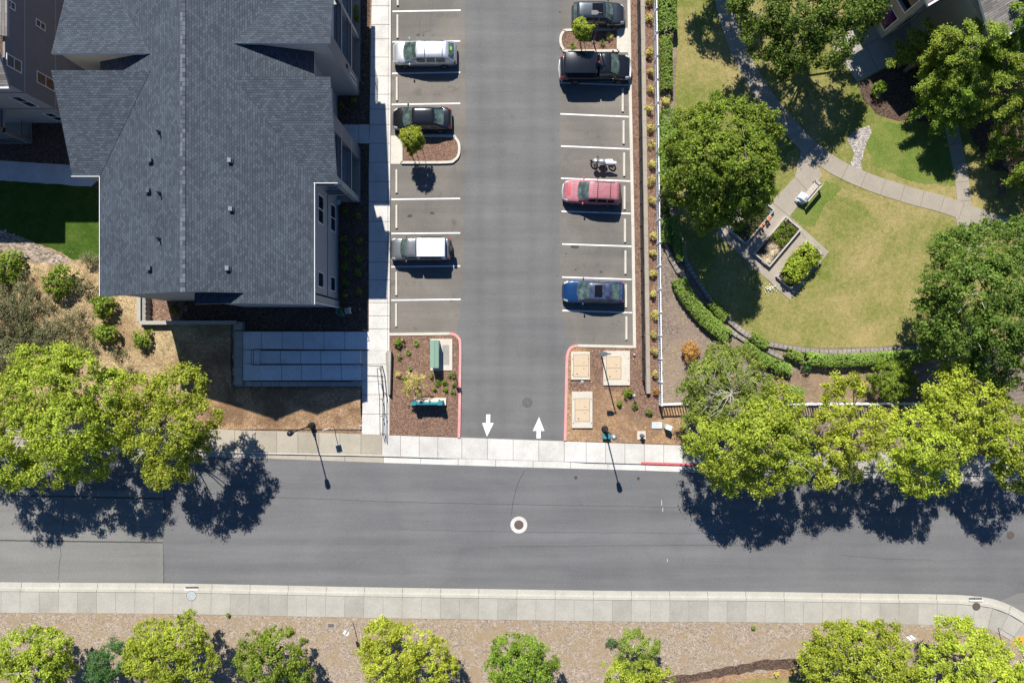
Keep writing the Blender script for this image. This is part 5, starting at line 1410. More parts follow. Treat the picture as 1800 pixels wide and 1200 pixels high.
    gpatch("windshield", fa+.015, fb-.006, -.50, .50, "car_glass")
    if fd-fc > .03: gpatch("rear_window", fc+.012, fd-.015, -.46, .46, "car_glass" if not sp.get('dark') else "dark_glass")
    cuts = sp.get('side', [(fb-.03, (fb+fc)/2-.01), ((fb+fc)/2+.01, fc-.01)])
    for a, b in cuts:
        for sg in (-1, 1):
            m_ = MB(); rows = []
            for i in range(5):
                s = a+(b-a)*i/4; h = (gz(s)-zb)/(zrf-zb)
                rows.append([gs(s, sg*(.63+(.93-.63)*j/4), .012) for j in range(5)])
            m_.grid(rows, "car_glass" if not sp.get('dark') else "dark_glass"); m_.build("side_window", root, smooth=True)
    # seams, lights, bumpers
    def seam(pts, mat="black_trim", r=.007, nm="panel_gap", f=None):
        m_ = MB(); m_.tube([(f or bs)(s, v, .003) for s, v in pts], r, mat, 4, False); return m_
    sm = MB()
    for sg in (-1, 1):
        sm.tube([bs(s, sg*.50, .002) for s in (.05,.09,.14,.18,fa-.005)], .008, "black_trim", 4, False)
        for s in (fb+.005, (fb+fc)/2, fc-.02): sm.tube([bs(s, sg*v, .003) for v in (.70,.76,.82,.9,.97)], .006, "black_trim", 4, False)
    sm.tube([bs(.047, v, .002) for v in (-.5,-.3,0,.3,.5)], .008, "black_trim", 4, False)
    if sp.get('deck'): 
        sm.tube([bs(fd+.015, v, .002) for v in (-.5,-.3,0,.3,.5)], .007, "black_trim", 4, False)
        for sg in (-1, 1): sm.tube([bs(s, sg*.5, .002) for s in (fd+.015,.93,.965)], .007, "black_trim", 4, False)
    sm.build("panel_gap", root)
    for sg in (-1, 1):
        bpatch("headlight", .018, .085, sg*.52, sg*.72, "head_lamp", .008)
        bpatch("tail_light", .952, .988, sg*.55, sg*.80, "tail_lamp", .008)
    if sp.get('cowl', True): 
        m_ = MB(); m_.grid([[bs(s, v, .004) for v in (-.5,-.25,0,.25,.5)] for s in (fa-.012, fa+.0)], "black_trim")
        for y_ in (-.32, .22): 
            m_.tube([gs(fa+.012, y_, .03), gs(fa+.03, y_+.22, .03)], .008, "black_trim", 4)
        m_.build("wiper", root)
    m_ = MB(); g_ = [bs(.004, v, .0)+Vector((.012,0,-.06)) for v in (-.45,-.2,0,.2,.45)]; m_.tube(g_, .05, sp.get('grille', "black_trim"), 6); m_.build("grille", root, smooth=True)
    if sp.get('bumper'):
        for s, sg in ((.0, 1), (1.0, -1)):
            m_ = MB(); m_.tube([(X(s)-sg*.22, -w_(s)*1.12, .52), (X(s)-sg*.02, -w_(s)*.8, .52), (X(s)+sg*.05, 0, .52), (X(s)-sg*.02, w_(s)*.8, .52), (X(s)-sg*.22, w_(s)*1.12, .52)], .095, sp['bumper'], 8); m_.build("bumper", root, smooth=True)
    # mirrors
    for sg in (-1, 1):
        m_ = MB(); c = Vector((X(fa+.075), sg*(Wd/2+.10), zb+.05)); m_.blob(c, .07, .12, .075, sp.get('mirror', paint), 1, 0, 6)
        m_.tube([c, (X(fa+.07), sg*(Wd/2-.08), zb)], .025, "black_trim", 5); m_.build("mirror", root, smooth=True)
    # wheels
    rw = sp.get('rw', .32)
    for s in sp.get('wheels', (.18, .80)):
        for sg in (-1, 1):
            T = Matrix.Translation((X(s), sg*(Wd/2-.10), rw)) @ Matrix.Rotation(R(90), 4, 'X')
            m_ = MB(); m_.lathe([(rw*.62,-.115),(rw*.92,-.115),(rw,-.08),(rw,.08),(rw*.92,.115),(rw*.62,.115)], (0,0,0), "rubber", 24, T); wh = m_.build("wheel", root, smooth=True)
            m_ = MB(); m_.lathe([(rw*.60,-.118),(rw*.5,-.09),(rw*.2,-.10),(rw*.1,-.11)] if sg > 0 else [(rw*.1,.11),(rw*.2,.10),(rw*.5,.09),(rw*.60,.118)], (0,0,0), "rim", 16, T); m_.build("rim", wh, smooth=True)
            m_ = MB(); ar = []
            for k in range(13):
                a = math.pi*k/12; ar.append((X(s)+math.cos(a)*rw*1.18, sg*(Wd/2*1.0+.004), rw+math.sin(a)*rw*1.12))
            m_.poly(ar if sg < 0 else ar[::-1], "black_trim"); m_.build("wheel_arch", root)
    return root, X, bs, gs, gpatch, bpatch
r1, X, bs, gs, gp_, bp_ = vehicle("station_wagon", "silver station wagon with roof rack bars and a green sticker on its rear window", "car", (690,803,70,119), -1, 5.05, 1.85, "paint_silver",
    dict(g=(.20,.40,.86,.965), zh=.92, zb=.98, zd=.95, zr=1.48, side=[(.39,.52),(.54,.67),(.69,.83)], round=1.0, tumble=.70, mirror="paint_silver"))
for s in (.52,.79): MB().tube([gs(s, v, .06) for v in (-.55,-.3,0,.3,.55)], .02, "black_trim", 5).build("rack_bar", r1)
for v in (-.55,.55): MB().tube([gs(.46+i*.05, v, .05) for i in range(8)], .02, "black_trim", 5).build("roof_rail", r1)
o = gp_("sticker", .885, .915, -.2, .02, "yellow_sticker", .02, 2, 2)
r2, X, bs, gs, gp_, bp_ = vehicle("sedan", "glossy black sedan nosed in above the left kerb island", "car", (690,794,187,232), -1, 4.66, 1.8, "paint_black",
    dict(g=(.20,.37,.70,.87), deck=True, zh=.90, zb=.95, zd=1.0, zr=1.44, tumble=.72, side=[(.36,.50),(.52,.66)]))
r3, X, bs, gs, gp_, bp_ = vehicle("utility_vehicle", "grey off-road vehicle with a white canopy roof and rear spare wheel", "car", (688,791,416,460), -1, 4.7, 1.75, "paint_grey",
    dict(g=(.20,.31,.44,.46), deck=True, zh=1.08, zb=1.12, zd=1.1, zr=1.72, tumble=.84, side=[(.31,.43)], round=.5, rk=.5, bumper="black_trim", rw=.36, grille="black_trim"))
def canopy(root, X, Wd, s0, s1, z0, z1, mat, rib=0, glass="dark_glass"):
    m_ = MB(); rows = []
    wb, wt = Wd/2*.94, Wd/2*.84
    for s, k in ((s0, 0), (s0, 1), (s0+.012, 1.02), ((s0+s1)/2, 1.03), (s1-.02, 1.02), (s1, .95), (s1+.008, 0)):
        z = z0+(z1-z0)*k; w = wb+(wt-wb)*min(k, 1)
        rows.append([(X(s), -wb, z0), (X(s), -w-.0, z0+(z-z0)*.5), (X(s), -w, z-.07*k), (X(s), -w*.94, z-.015*k), (X(s), -w*.5, z+.02*k), (X(s), 0, z+.03*k), (X(s), w*.5, z+.02*k), (X(s), w*.94, z-.015*k), (X(s), w, z-.07*k), (X(s), w, z0+(z-z0)*.5), (X(s), wb, z0)])
    m_.grid(rows, mat); cn = m_.build("canopy", root, smooth=True)
    for sg in (-1, 1):
        g = MB(); a, b = s0+.04, s1-.05; yy = sg*(Wd/2*.94+.004); z_a = z0+.12; z_b = z1-.14
        g.box(min(X(a), X(b)), max(X(a), X(b)), min(yy-.008, yy+.008), max(yy-.008, yy+.008), z_a, z_b, glass); g.build("canopy_window", cn)
    return cn
canopy(r3, X, 1.75, .465, .925, 1.1, 1.74, "paint_white")
m_ = MB(); m_.lathe([(.2,-.1),(.33,-.1),(.35,-.05),(.35,.05),(.33,.1),(.2,.1)], (0,0,0), "rubber", 22, Matrix.Translation((X(1)-.1, .1, 1.0)) @ Matrix.Rotation(R(90), 4, 'Y')); m_.build("spare_wheel", r3, smooth=True)
r4, X, bs, gs, gp_, bp_ = vehicle("hatchback", "graphite hatchback with a dark sunroof parked above the right kerb island", "car", (1005,1098,2,51), 1, 4.2, 1.8, "paint_graphite",
    dict(g=(.25,.40,.88,.965), zh=.95, zb=1.0, zd=.98, zr=1.5, tumble=.72, side=[(.39,.54),(.56,.72),(.74,.85)], round=1.0, rk=1.2))
gp_("sunroof", .43, .63, -.40, .40, "dark_glass", .012)
r5, X, bs, gs, gp_, bp_ = vehicle("pickup_truck", "black pickup truck with a black canopy and chrome rear bumper", "pickup truck", (984,1109,93,147), 1, 5.6, 1.98, "paint_black",
    dict(g=(.19,.32,.46,.485), deck=True, zh=1.12, zb=1.18, zd=1.12, zr=1.80, tumble=.80, side=[(.33,.45)], round=.7, rk=.8, bumper="metal_grey", rw=.38, wheels=(.16,.78)))
canopy(r5, X, 1.98, .49, .945, 1.12, 1.82, "paint_black"); MB().box(X(.47)-.03, X(.47)+.03, -.1, .1, 1.82, 1.87, "tail_lamp").build("third_brake_light", r5)
r6, X, bs, gs, gp_, bp_ = vehicle("sport_utility", "faded red sport utility vehicle with roof rack below the motorcycle", "car", (990,1090,316,361), -1, 4.5, 1.8, "paint_faded_pink",
    dict(g=(.27,.45,.93,.985), zh=1.02, zb=1.06, zd=1.02, zr=1.66, tumble=.76, side=[(.44,.57),(.59,.75),(.77,.88)], round=.8, bumper="metal_grey", dark=True, mirror="paint_red", rw=.34), rot=-3)
for s in (.58,.80): MB().tube([gs(s, v, .07) for v in (-.5,-.3,0,.3,.5)], .022, "black_trim", 5).build("rack_bar", r6)
for v in (-.5,.5): MB().tube([gs(.52+i*.05, v, .06) for i in range(8)], .02, "black_trim", 5).build("roof_rail", r6)
m_ = MB()
for v in (-.36,-.24,-.12,0,.12,.24,.36): m_.tube([gs(.50+i*.06, v, .004) for i in range(7)], .008, "paint_red", 4)
m_.build("roof_rib", r6); bp_("hood_panel", .06, .13, -.48, .30, "paint_red", .006)
r7, X, bs, gs, gp_, bp_ = vehicle("sedan", "metallic blue sedan with a sunroof and peeling paint on its roof", "car", (989,1098,491,535), -1, 4.9, 1.8, "paint_blue",
    dict(g=(.25,.43,.75,.905), deck=True, zh=.90, zb=.95, zd=.98, zr=1.44, tumble=.72, side=[(.42,.57),(.59,.73)], roofpaint="paint_faded_blue"), rot=-1)
gp_("sunroof", .50, .62, -.40, .40, "dark_glass", .012)
bp_("trunk_lid", .915, .955, -.5, .5, "paint_faded_blue", .006)
# motorcycle, nose to the left, leaning on its stand
root = thing("motorcycle", "white and silver motorcycle parked above the faded red vehicle", "motorcycle", P(1059, 285, .0095), math.pi+R(-8))
root.rotation_euler = (R(-14), 0, math.pi+R(-6))
def wheelm(x, r, nm="wheel"):
    m_ = MB(); T = Matrix.Translation((x, 0, r)) @ Matrix.Rotation(R(90), 4, 'X'); n = 20
    for k in range(n):
        a, b = 2*math.pi*k/n, 2*math.pi*(k+1)/n
        m_.tube([T @ Vector(((r-.05)*math.cos(a), (r-.05)*math.sin(a), 0)), T @ Vector(((r-.05)*math.cos(b), (r-.05)*math.sin(b), 0))], .06, "rubber", 6, False)
    w_ = m_.build(nm, root, smooth=True); m_ = MB()
    for k in range(5):
        a = 2*math.pi*k/5; m_.tube([T @ Vector((0,0,0)), T @ Vector(((r-.08)*math.cos(a), (r-.08)*math.sin(a), 0))], .02, "rim", 5)
    m_.build("rim", w_)
wheelm(.72, .31); wheelm(-.72, .31)
m_ = MB(); m_.blob((.14,0,.92), .32, .21, .20, "paint_silver", 2, .03, 8); m_.build("fuel_tank", root, smooth=True)
m_ = MB(); m_.blob((-.42,0,.86), .44, .21, .13, "vinyl_white", 3, .05, 8); m_.build("seat", root, smooth=True)
m_ = MB(); m_.blob((-.80,0,.88), .26, .13, .09, "vinyl_white", 4, .05, 6); m_.build("tail_cowl", root, smooth=True)
m_ = MB(); m_.blob((.62,0,.92), .26, .20, .22, "paint_silver", 5, .06, 8); m_.build("front_fairing", root, smooth=True)
m_ = MB(); m_.blob((.52,0,1.03), .12, .13, .12, "car_glass", 7, .03, 6); m_.build("windscreen", root, smooth=True)
m_ = MB(); m_.box(-.08,.0,-.19,.19,.86,1.0,"black_trim"); m_.build("seat_front", root, bevel=.02)
m_ = MB(); m_.blob((.05,0,.48), .38, .17, .22, "black_metal", 6, .12, 7); m_.build("engine", root, smooth=True)
m_ = MB(); m_.tube([(.42,-.36,.98),(.48,-.12,1.0),(.48,.12,1.0),(.42,.36,.98)], .02, "black_metal", 6)
for sg in (-1,1): m_.blob((.55,sg*.34,1.08), .04, .07, .04, "black_metal", 1, 0, 5); m_.tube([(.48,sg*.2,1.0),(.55,sg*.34,1.08)], .012, "black_metal", 4)
m_.build("handlebar", root, smooth=True)
m_ = MB()
for sg in (-.1,.1): m_.tube([(.5,sg,.9),(.72,sg,.31)], .028, "metal_grey", 6)
m_.build("fork", root, smooth=True)
m_ = MB(); m_.tube([(.2,-.16,.4),(-.3,-.2,.3),(-.75,-.22,.42)], [.04,.045,.07], "metal_grey", 8); m_.build("exhaust", root, smooth=True)
MB().tube([(-.1,.12,.3),(-.2,.3,.0)], .015, "black_metal", 5).build("side_stand", root)
# ================================================================ TREES
T = tree
T("broadleaf_tree","large bright green street tree at the left edge overhanging the tan sidewalk",(95,735),
  [(60,700,7.5,60),(130,670,8,58),(35,760,7,52),(115,760,9,62),(180,700,7,45),(195,745,6.5,42),(85,820,6,42),(155,805,6.5,45),(15,820,6,42),(110,635,6,36),(55,640,6.5,34),(10,690,6,42)], "leaf_bright", 1, zs=.8, density=2.3, tuft=.5, per=44, leaf=.10, group="street trees along the far sidewalk", twigs=26)
T("broadleaf_tree","bright green street tree with bare inner branches between the big left tree and the lamp",(285,740),
  [(250,690,6,34),(318,685,7,44),(345,735,7,40),(300,755,7.5,46),(255,790,5.5,32),(300,820,5.5,34),(275,835,4.5,24),(340,780,6,34),(235,735,5.5,30)], "leaf_bright", 2, 2.3, .5, 44, .10, group="street trees along the far sidewalk", twigs=22)
T("broadleaf_tree","street tree mostly outside the left edge, its shadow falling on the old asphalt",(-95,740),
  [(-80,700,7,55),(-110,760,8,60),(-55,780,6.5,45),(-60,730,7,40),(-130,720,7,50)], "leaf_bright", 3, 1.6, .5, 36, .12, group="street trees along the far sidewalk")
T("twiggy_tree","pale mossy tree with whitish bare branches radiating from its middle by the picket fence corner",(1262,690),
  [(1240,668,5.8,40),(1300,655,6,42),(1265,630,5,30),(1330,690,6,36),(1240,715,5.5,38),(1290,720,6,38),(1215,690,4.5,24)], "leaf_moss", 4, 2.9, .42, 40, .085, twigs=6, gaps=.6)
def radial_twigs(px, py, z, n, r, seed, parent_label):
    rn = random.Random(seed); mb = MB(); c = W(px, py, z)
    for i in range(n):
        a = rn.uniform(0, 6.283); L = r*rn.uniform(.5, 1.05); pts = [c]
        for k in range(1, 5):
            q = c+Vector((math.cos(a)*L*k/4, math.sin(a)*L*k/4, .25*k+rn.uniform(-.1,.1)-.08*k*k)); a += rn.uniform(-.3,.3); pts.append(q)
        mb.tube(pts, [.024,.02,.015,.011,.006], "twig_pale", 4)
        for k in (2, 3):
            b = a+rn.choice((-1,1))*rn.uniform(.5,.9); q = pts[k]; mb.tube([q, q+Vector((math.cos(b),math.sin(b),.1))*L*.3], [.015,.006], "twig_pale", 4)
    tr = [o for o in bpy.data.objects if o.name.startswith("twiggy_tree")][0]
    mb.build("branch", wp=tr)
radial_twigs(1285, 692, 6.6, 17, 2.6, 4, "")
T("broadleaf_tree","big yellow-green street tree over the red kerb, lowest of the right row",(1320,768),
  [(1285,790,6.5,52),(1345,765,7.5,55),(1240,765,6,40),(1385,810,6,42),(1280,835,5.5,36),(1345,835,5.8,38),(1370,715,6.5,42),(1340,730,7,40),(1390,760,6.5,38)], "leaf_bright", 5, 2.4, .5, 46, .10, group="street trees along the far sidewalk", twigs=16)
T("broadleaf_tree","lime tree with an open ring of branches just above the fence at the planting bed",(1500,765),
  [(1478,735,6.5,36),(1525,735,7,36),(1562,735,6,22),(1475,790,6,40),(1515,775,7,42),(1465,835,5,32),(1450,750,5.5,30),(1478,668,5.5,13),(1462,684,5.5,12),(1500,665,5.5,13),(1512,684,5,12),(1480,697,5.2,14),(1460,703,5,12),(1545,760,6,34),(1500,820,5,26)], "leaf_lime", 6, 2.5, .42, 42, .09, group="street trees along the far sidewalk", twigs=20, rs=.84)
T("broadleaf_tree","lime tree leaning over the street, middle of the right row",(1610,790),
  [(1590,775,6.5,40),(1640,785,7,46),(1570,815,5.5,34),(1615,830,5.5,38),(1655,835,5.5,36),(1680,790,6.3,34),(1610,745,6.3,34),(1620,850,4.8,26)], "leaf_lime", 7, 2.4, .45, 42, .095, group="street trees along the far sidewalk", twigs=18, rs=.84)
T("broadleaf_tree","yellow-green tree against the dark maple at the fence's right end",(1690,715),
  [(1655,685,6.5,40),(1690,665,7,38),(1725,700,7,42),(1680,730,7,44),(1740,735,6.5,36),(1640,720,6,30),(1755,705,5.5,24),(1700,760,6,34),(1720,675,6,28),(1745,668,5.5,20)], "leaf_lime", 8, 2.4, .45, 42, .095, group="street trees along the far sidewalk", twigs=14, rs=.84)
T("broadleaf_tree","yellow-green tree cut by the photo's right edge over the street",(1790,790),
  [(1780,785,6.5,42),(1745,770,6,32),(1810,800,6.5,45),(1780,825,5.5,36),(1840,760,6,45),(1790,745,6,30)], "leaf_bright", 9, 2.2, .45, 40, .1, group="street trees along the far sidewalk", twigs=10)
T("cedar_tree","tall feathery green tree beside the white fence above the raised beds",(1258,300),
  [(1222,232,6,48),(1285,222,8,52),(1332,222,8,42),(1250,282,8,56),(1312,280,9,56),(1212,300,5,42),(1260,335,6.5,50),(1322,325,8,44),(1240,370,4.6,34),(1290,367,5.6,34),(1192,268,4.5,28),(1300,345,6,36),(1330,350,6,26),(1200,330,4.2,30)], "leaf_mid", 10, 2.6, .42, 52, .095, gaps=.62, twigs=10)
T("broadleaf_tree","deep green spreading tree at the top centre right over the lawn",(1410,60),
  [(1345,15,5.8,56),(1415,20,6.8,64),(1480,15,6.2,54),(1400,80,5.8,50),(1340,70,5.2,40),(1455,80,5.6,48),(1520,15,6.5,42),(1375,105,4.8,34),(1430,-40,7,60),(1490,55,5.8,36),(1350,-30,6,46),(1530,-30,7,40),(1533,8,3.9,26),(1510,-5,4.2,30)], "leaf_red_tip", 11, 2.2, .52, 46, .10, gaps=.62, twigs=22, rs=.84)
T("broadleaf_tree","tree beyond the top edge casting the ragged shadow over the garden path",(1240,-80),[(1275,-185,7,50),(1310,-160,7,45),(1260,-140,6,40),(1310,-215,7.5,50)],"leaf_red_tip",50,2.0,.5,40,.11)
spray_tree("maple_tree","layered bright green tree with ragged sprays hiding the beige building's wall",(1628,140),84,8.6,"leaf_spray",12,40)
spray_tree("maple_tree","layered deep green tree rising between the maples and the right roof",(1690,95),72,8.8,"leaf_mid",57,40)
spray_tree("maple_tree","narrow layered green tree between the patio and the grey-brown roof",(1590,125),44,6.5,"leaf_spray",52,24)
spray_tree("maple_tree","low layered green tree over the shaded shrub bed below the patio",(1628,205),54,5.4,"leaf_mid",13,34)
spray_tree("maple_tree","tallest layered green tree touching the grey-brown roof at the right edge",(1718,185),98,10,"leaf_spray",14,48)
spray_tree("maple_tree","layered green tree at the right edge above the branch path junction",(1764,290),62,7.5,"leaf_mid",15,30)
spray_tree("maple_tree","layered green tree cut by the right edge beside the path junction",(1800,340),58,7,"leaf_mid",55,26)
T("maple_tree","huge dark green maple at the right edge beside the dry lawn",(1745,520),
  [(1690,450,7,46),(1745,440,7.5,52),(1800,430,8,50),(1660,500,6.5,44),(1715,510,9,62),(1780,500,9.5,62),(1650,555,6,42),(1700,575,8,56),(1765,570,9,60),(1810,560,8,50),(1690,625,6.5,40),(1745,635,7,46),(1795,640,7,46),(1640,600,5,28),(1700,415,5.5,22)], "leaf_dark", 16, 2.2, .5, 46, .095, gaps=.62, twigs=18)
T("cypress_shrub","rounded dark conifer standing alone in the planting bed",(1570,672),
  [(1558,660,1.8,22),(1582,662,1.9,22),(1570,680,2.2,24),(1572,650,1.6,16),(1590,678,1.3,14),(1552,680,1.4,15)], "leaf_mid", 17, 8, .22, 34, .06, trunk_r=.07, rs=1.12)
G2 = "trees in the near verge"
T("verge_tree","bushy green tree in the bottom left corner",(60,1160),[(35,1145,3.8,40),(90,1142,3.8,36),(60,1180,4,46),(15,1185,3.5,34),(100,1175,3.2,26)],"leaf_bright",21,3.2,.36,42,.085,group=G2,twigs=6)
T("verge_tree","broad green tree in the near verge, second from the left",(295,1152),[(268,1122,4,38),(322,1122,4,38),(345,1155,3.8,32),(290,1165,4.5,46),(250,1165,3.5,32),(330,1185,4,38),(245,1140,3.2,24)],"leaf_bright",22,3.2,.36,42,.085,group=G2,twigs=8)
T("young_conifer","soft blue-green young conifer left of the broad tree",(190,1172),[(195,1145,3,22),(185,1170,3.2,28),(205,1165,3.2,26),(170,1190,2.6,22)],"leaf_emerald",23,4.5,.3,36,.075,group=G2)
T("verge_tree","compact green tree in the near verge below the tan sidewalk lamp",(478,1158),[(450,1140,3.8,32),(485,1130,3.8,28),(505,1160,3.6,30),(470,1170,4.2,38),(520,1185,3.2,26),(440,1165,3.2,24),(500,1195,3.5,30)],"leaf_mid",24,3.2,.36,44,.085,group=G2,twigs=6)
T("verge_tree","lime yellow tree in the near verge right of the white sign plate",(700,1150),[(665,1122,4,30),(690,1112,3.6,18),(730,1130,4,34),(760,1150,3.8,32),(700,1150,4.6,42),(650,1148,3.3,22),(680,1180,4,36),(745,1182,4,38),(780,1175,3.4,26)],"leaf_lime",25,3.2,.36,44,.085,group=G2,twigs=6)
T("verge_tree","round green tree at the bottom centre below the manhole",(915,1160),[(890,1138,3.8,28),(930,1145,3.8,30),(955,1160,3.5,26),(905,1170,4.4,38),(875,1175,3.3,22),(940,1185,3.6,32)],"leaf_mid",26,3.2,.36,44,.085,group=G2,twigs=6)
T("verge_tree","feathery olive-green tree at the bottom right of centre",(1118,1148),[(1115,1132,3.6,24),(1140,1140,3.4,20),(1110,1155,3.6,26),(1135,1158,3.2,18)],"leaf_moss",27,4,.3,42,.075,group=G2,twigs=4)
T("verge_tree","bright spreading tree cut by the bottom edge under the feathery one",(1110,1205),[(1085,1185,3.4,26),(1130,1185,3.6,30),(1165,1195,3.2,24),(1105,1210,3.6,34)],"leaf_bright",28,3.6,.32,42,.08,group=G2,twigs=4)
T("verge_tree","large yellow-green tree at the bottom right beside the lawn edge",(1500,1150),[(1465,1130,4.6,34),(1505,1110,4.6,24),(1530,1125,5,36),(1565,1140,4.6,36),(1500,1150,5.6,48),(1440,1165,4,34),(1470,1190,5,44),(1540,1180,5.4,48),(1590,1170,4.4,28)],"leaf_bright",29,2.9,.4,44,.09,group=G2,twigs=10)
T("verge_tree","lime green tree between the two sign posts at the bottom right",(1690,1150),[(1680,1110,4.6,28),(1700,1130,5,38),(1650,1145,4.4,32),(1690,1165,5.4,46),(1735,1150,4.4,32),(1645,1185,4.6,38),(1740,1190,4.8,38)],"leaf_lime",30,2.9,.4,44,.09,group=G2,twigs=10)
T("verge_tree","yellow-green tree cut by the bottom right corner",(1800,1180),[(1790,1160,4,28),(1810,1180,4.4,38),(1775,1190,4,30)],"leaf_lime",31,3.2,.38,42,.09,group=G2,twigs=4)
# small trees
T("young_tree","young green tree in the left kerb island below the black sedan",(722,268),[(715,240,2.6,11),(728,236,2.8,11),(733,248,2.4,10),(712,252,2.3,9),(722,243,3.0,12),(724,260,2.1,7)],"leaf_bright",41,14,.2,30,.06,trunk_r=.035,rs=1.2,group="young trees in the kerb islands",twigs=4)
T("young_tree","young yellow-green tree in the right kerb island above the pickup",(1020,73),[(1020,44,3.2,10),(1030,48,3.2,10),(1024,58,2.8,10),(1018,52,3,9),(1027,65,2.2,6)],"leaf_bright",42,14,.2,30,.06,trunk_r=.035,rs=1.15,group="young trees in the kerb islands",twigs=4)
T("young_maple","lacy yellow young maple behind the monument sign",(737,700),[(735,665,2.2,11),(722,678,2.0,11),(742,680,2.2,9),(712,687,1.7,7),(728,690,1.9,10),(741,692,1.5,6),(718,656,1.8,5)],"leaf_yellow",43,7,.2,22,.06,trunk_r=.025,twigs=10)
for x, y, isl, k in ((742,240,0,2),(1031,76,1,2)):
    pass
# stakes of the young trees
for lb, pts in (("pair of thin tree stakes in the left kerb island", [(731,262),(743,262)]), ("pair of thin tree stakes in the right kerb island", [(1017,73),(1025,73)])):
    mb = MB()
    for q in pts: mb.tube([P(*q, .05), P(*q, 1.6)], .022, "bark", 5)
    mb.tube([P(*pts[0], 1.4), P(*pts[1], 1.4)], .01, "black_metal", 4); tag(mb.build("tree_stake"), lb, "stakes")
mb = MB()
for q in ((737,698),(748,700),(758,702)): mb.tube([P(*q, .05), P(*q, 1.7)], .02, "bark", 5)
tag(mb.build("tree_stake"), "three thin tree stakes standing behind the monument sign", "stakes")
# ================================================================ SHRUBS
yb = [(1138,3),(1139,34),(1137,95),(1140,129),(1141,160),(1139,193),(1142,224),(1143,254),(1142,290),(1142,320),(1144,352),(1145,414),(1147,445),(1146,480),(1146,516),(1149,550),(1147,585),(1149,617),(1148,655),(1151,685)]
for i, (x, y) in enumerate(yb):
    rn = random.Random(i)
    bush("yellow_shrub", "small yellow-leaved shrub in the mulch beside the white fence, %s from the top" % ORD[i], x+1, y+1.5, rn.uniform(6, 8.2), rn.uniform(.45, .65), "leaf_yellow" if i != len(yb)-1 else "leaf_orange", 100+i, "row of yellow shrubs beside the white fence", leaf=.055, density=16, tuft=.13, per=16)
B = bush
B("bush","leafy green bush at the left edge below the shaded lawn",28,465,32,1.5,"leaf_mid",201,leaf=.09,density=5,tuft=.26)
B("bush","leafy green bush between the left-edge bush and the building corner",125,493,28,1.4,"leaf_mid",202,leaf=.09,density=5,tuft=.26)
B("bush","bright green bush touching the building's lower left roof corner",196,537,23,1.2,"leaf_mid",203,leaf=.085,density=6,tuft=.22)
B("bush","bright green bush on the dry bank left of the retaining wall corner",199,588,24,1.2,"leaf_mid",204,leaf=.085,density=6,tuft=.22)
B("bush","small bright green bush on the dry bank right of the larger one",261,597,16,.9,"leaf_mid",205,leaf=.08,density=7,tuft=.2)
for i, (x, y, r, h) in enumerate([(22,575,46,1.6),(128,582,44,1.3),(30,625,44,1.5),(60,530,30,1.0),(170,455,20,.9),(85,600,24,.9),(15,515,30,1.2),(160,508,22,.8)]):
    B("scrub", "dusty olive scrub bush on the dry bank, number %s by size" % ORD[i] if 0 else ["big dusty olive scrub at the left edge of the dry bank","dusty olive scrub on the dry bank left of the bright bush","dark olive scrub above the big left tree","low olive scrub below the leafy left bushes","olive scrub at the lawn's lower right corner","thin olive scrub between the two big ones","olive scrub under the left-edge leafy bush","thin olive scrub beside the lower end of the rocks"][i],
      x, y, r, h, "leaf_olive", 210+i, "olive scrub on the dry bank", leaf=.055, density=3.6, tuft=.3, per=30)
for i, (x, y, r, h) in enumerate([(60,600,34,1.0),(5,640,30,1.2),(95,545,22,.7),(150,560,26,.8),(62,500,20,.8),(110,620,24,.6),(215,620,16,.5),(45,560,26,.9),(165,610,18,.5),(235,655,12,.4)]):
    B("scrub", ["sparse olive scrub amid the dry bank's centre","sparse olive scrub at the left edge above the big tree","small olive scrub below the second leafy bush","mid-size olive scrub left of the bright green bush","small olive scrub beside the rocks","flat olive scrub left of the lower green bush","flat olive scrub under the lower green bush","dark olive scrub in the left middle of the dry bank","flat olive scrub left of the smaller green bush","lowest little olive scrub above the second big tree"][i], x, y, r, h, "leaf_olive", 260+i, "olive scrub on the dry bank", leaf=.05, density=2.6, tuft=.32, per=34)
B("orange_shrub","round orange-brown shrub right of the white fence",1209,620,20,1.1,"leaf_orange",221,leaf=.06,density=7,tuft=.2)
B("rose_shrub","pale green shrub with reddish leaves under the tall feathery tree",1172,348,16,1.0,"leaf_moss",222,leaf=.06,density=8,tuft=.18)
B("rose_shrub","reddish leaved shrub beside the fence just below the pale green one",1170,372,12,.8,"leaf_red_tip",223,leaf=.06,density=8,tuft=.18)
hedge("bed_plants","big yellow-green leafy bush filling the lower right raised bed",[(1380,487),(1392,474),(1408,456),(1422,441)],15,.95,"leaf_bright",224,cat="plants",leaf=.09,per=26,density=16,base_z=.4,tuft=.2)
hedge("bed_plants","low green vegetables in the upper half of the middle raised bed",[(1361,427),(1372,413),(1385,398)],12.5,.22,"leaf_mid",227,cat="plants",leaf=.055,per=20,density=30,base_z=.36,tuft=.12)
hedge("bed_plants","dark trailing plants in the shaded raised bed",[(1299,415),(1318,392),(1340,366)],12,.22,"leaf_dark",229,cat="plants",leaf=.055,per=20,density=16,base_z=.36,tuft=.16)
B("bed_plants","olive-green lower clump at the foot of the lower right raised bed",1379,492,10,.6,"leaf_moss",226,leaf=.08,density=7,tuft=.2,base_z=.4)
tuft_plant("straw_clump","pale dry straw clump in the middle raised bed",1354,441,14,.3,"straw",230,300,base_z=.42,w=.02)
tuft_plant("straw_clump","dry straw spilling over the lower end of the middle raised bed",1345,455,13,.25,"straw",231,260,base_z=.38,w=.02)
B("boxwood","rounded clipped shrub beside the patio corner",1539,162,15,1.0,"leaf_mid",232,leaf=.05,density=14,tuft=.12)
B("round_shrub","round dense green shrub at the left end of the picket fence",1388,688,19,1.2,"leaf_hedge",233,leaf=.055,density=10,tuft=.15)
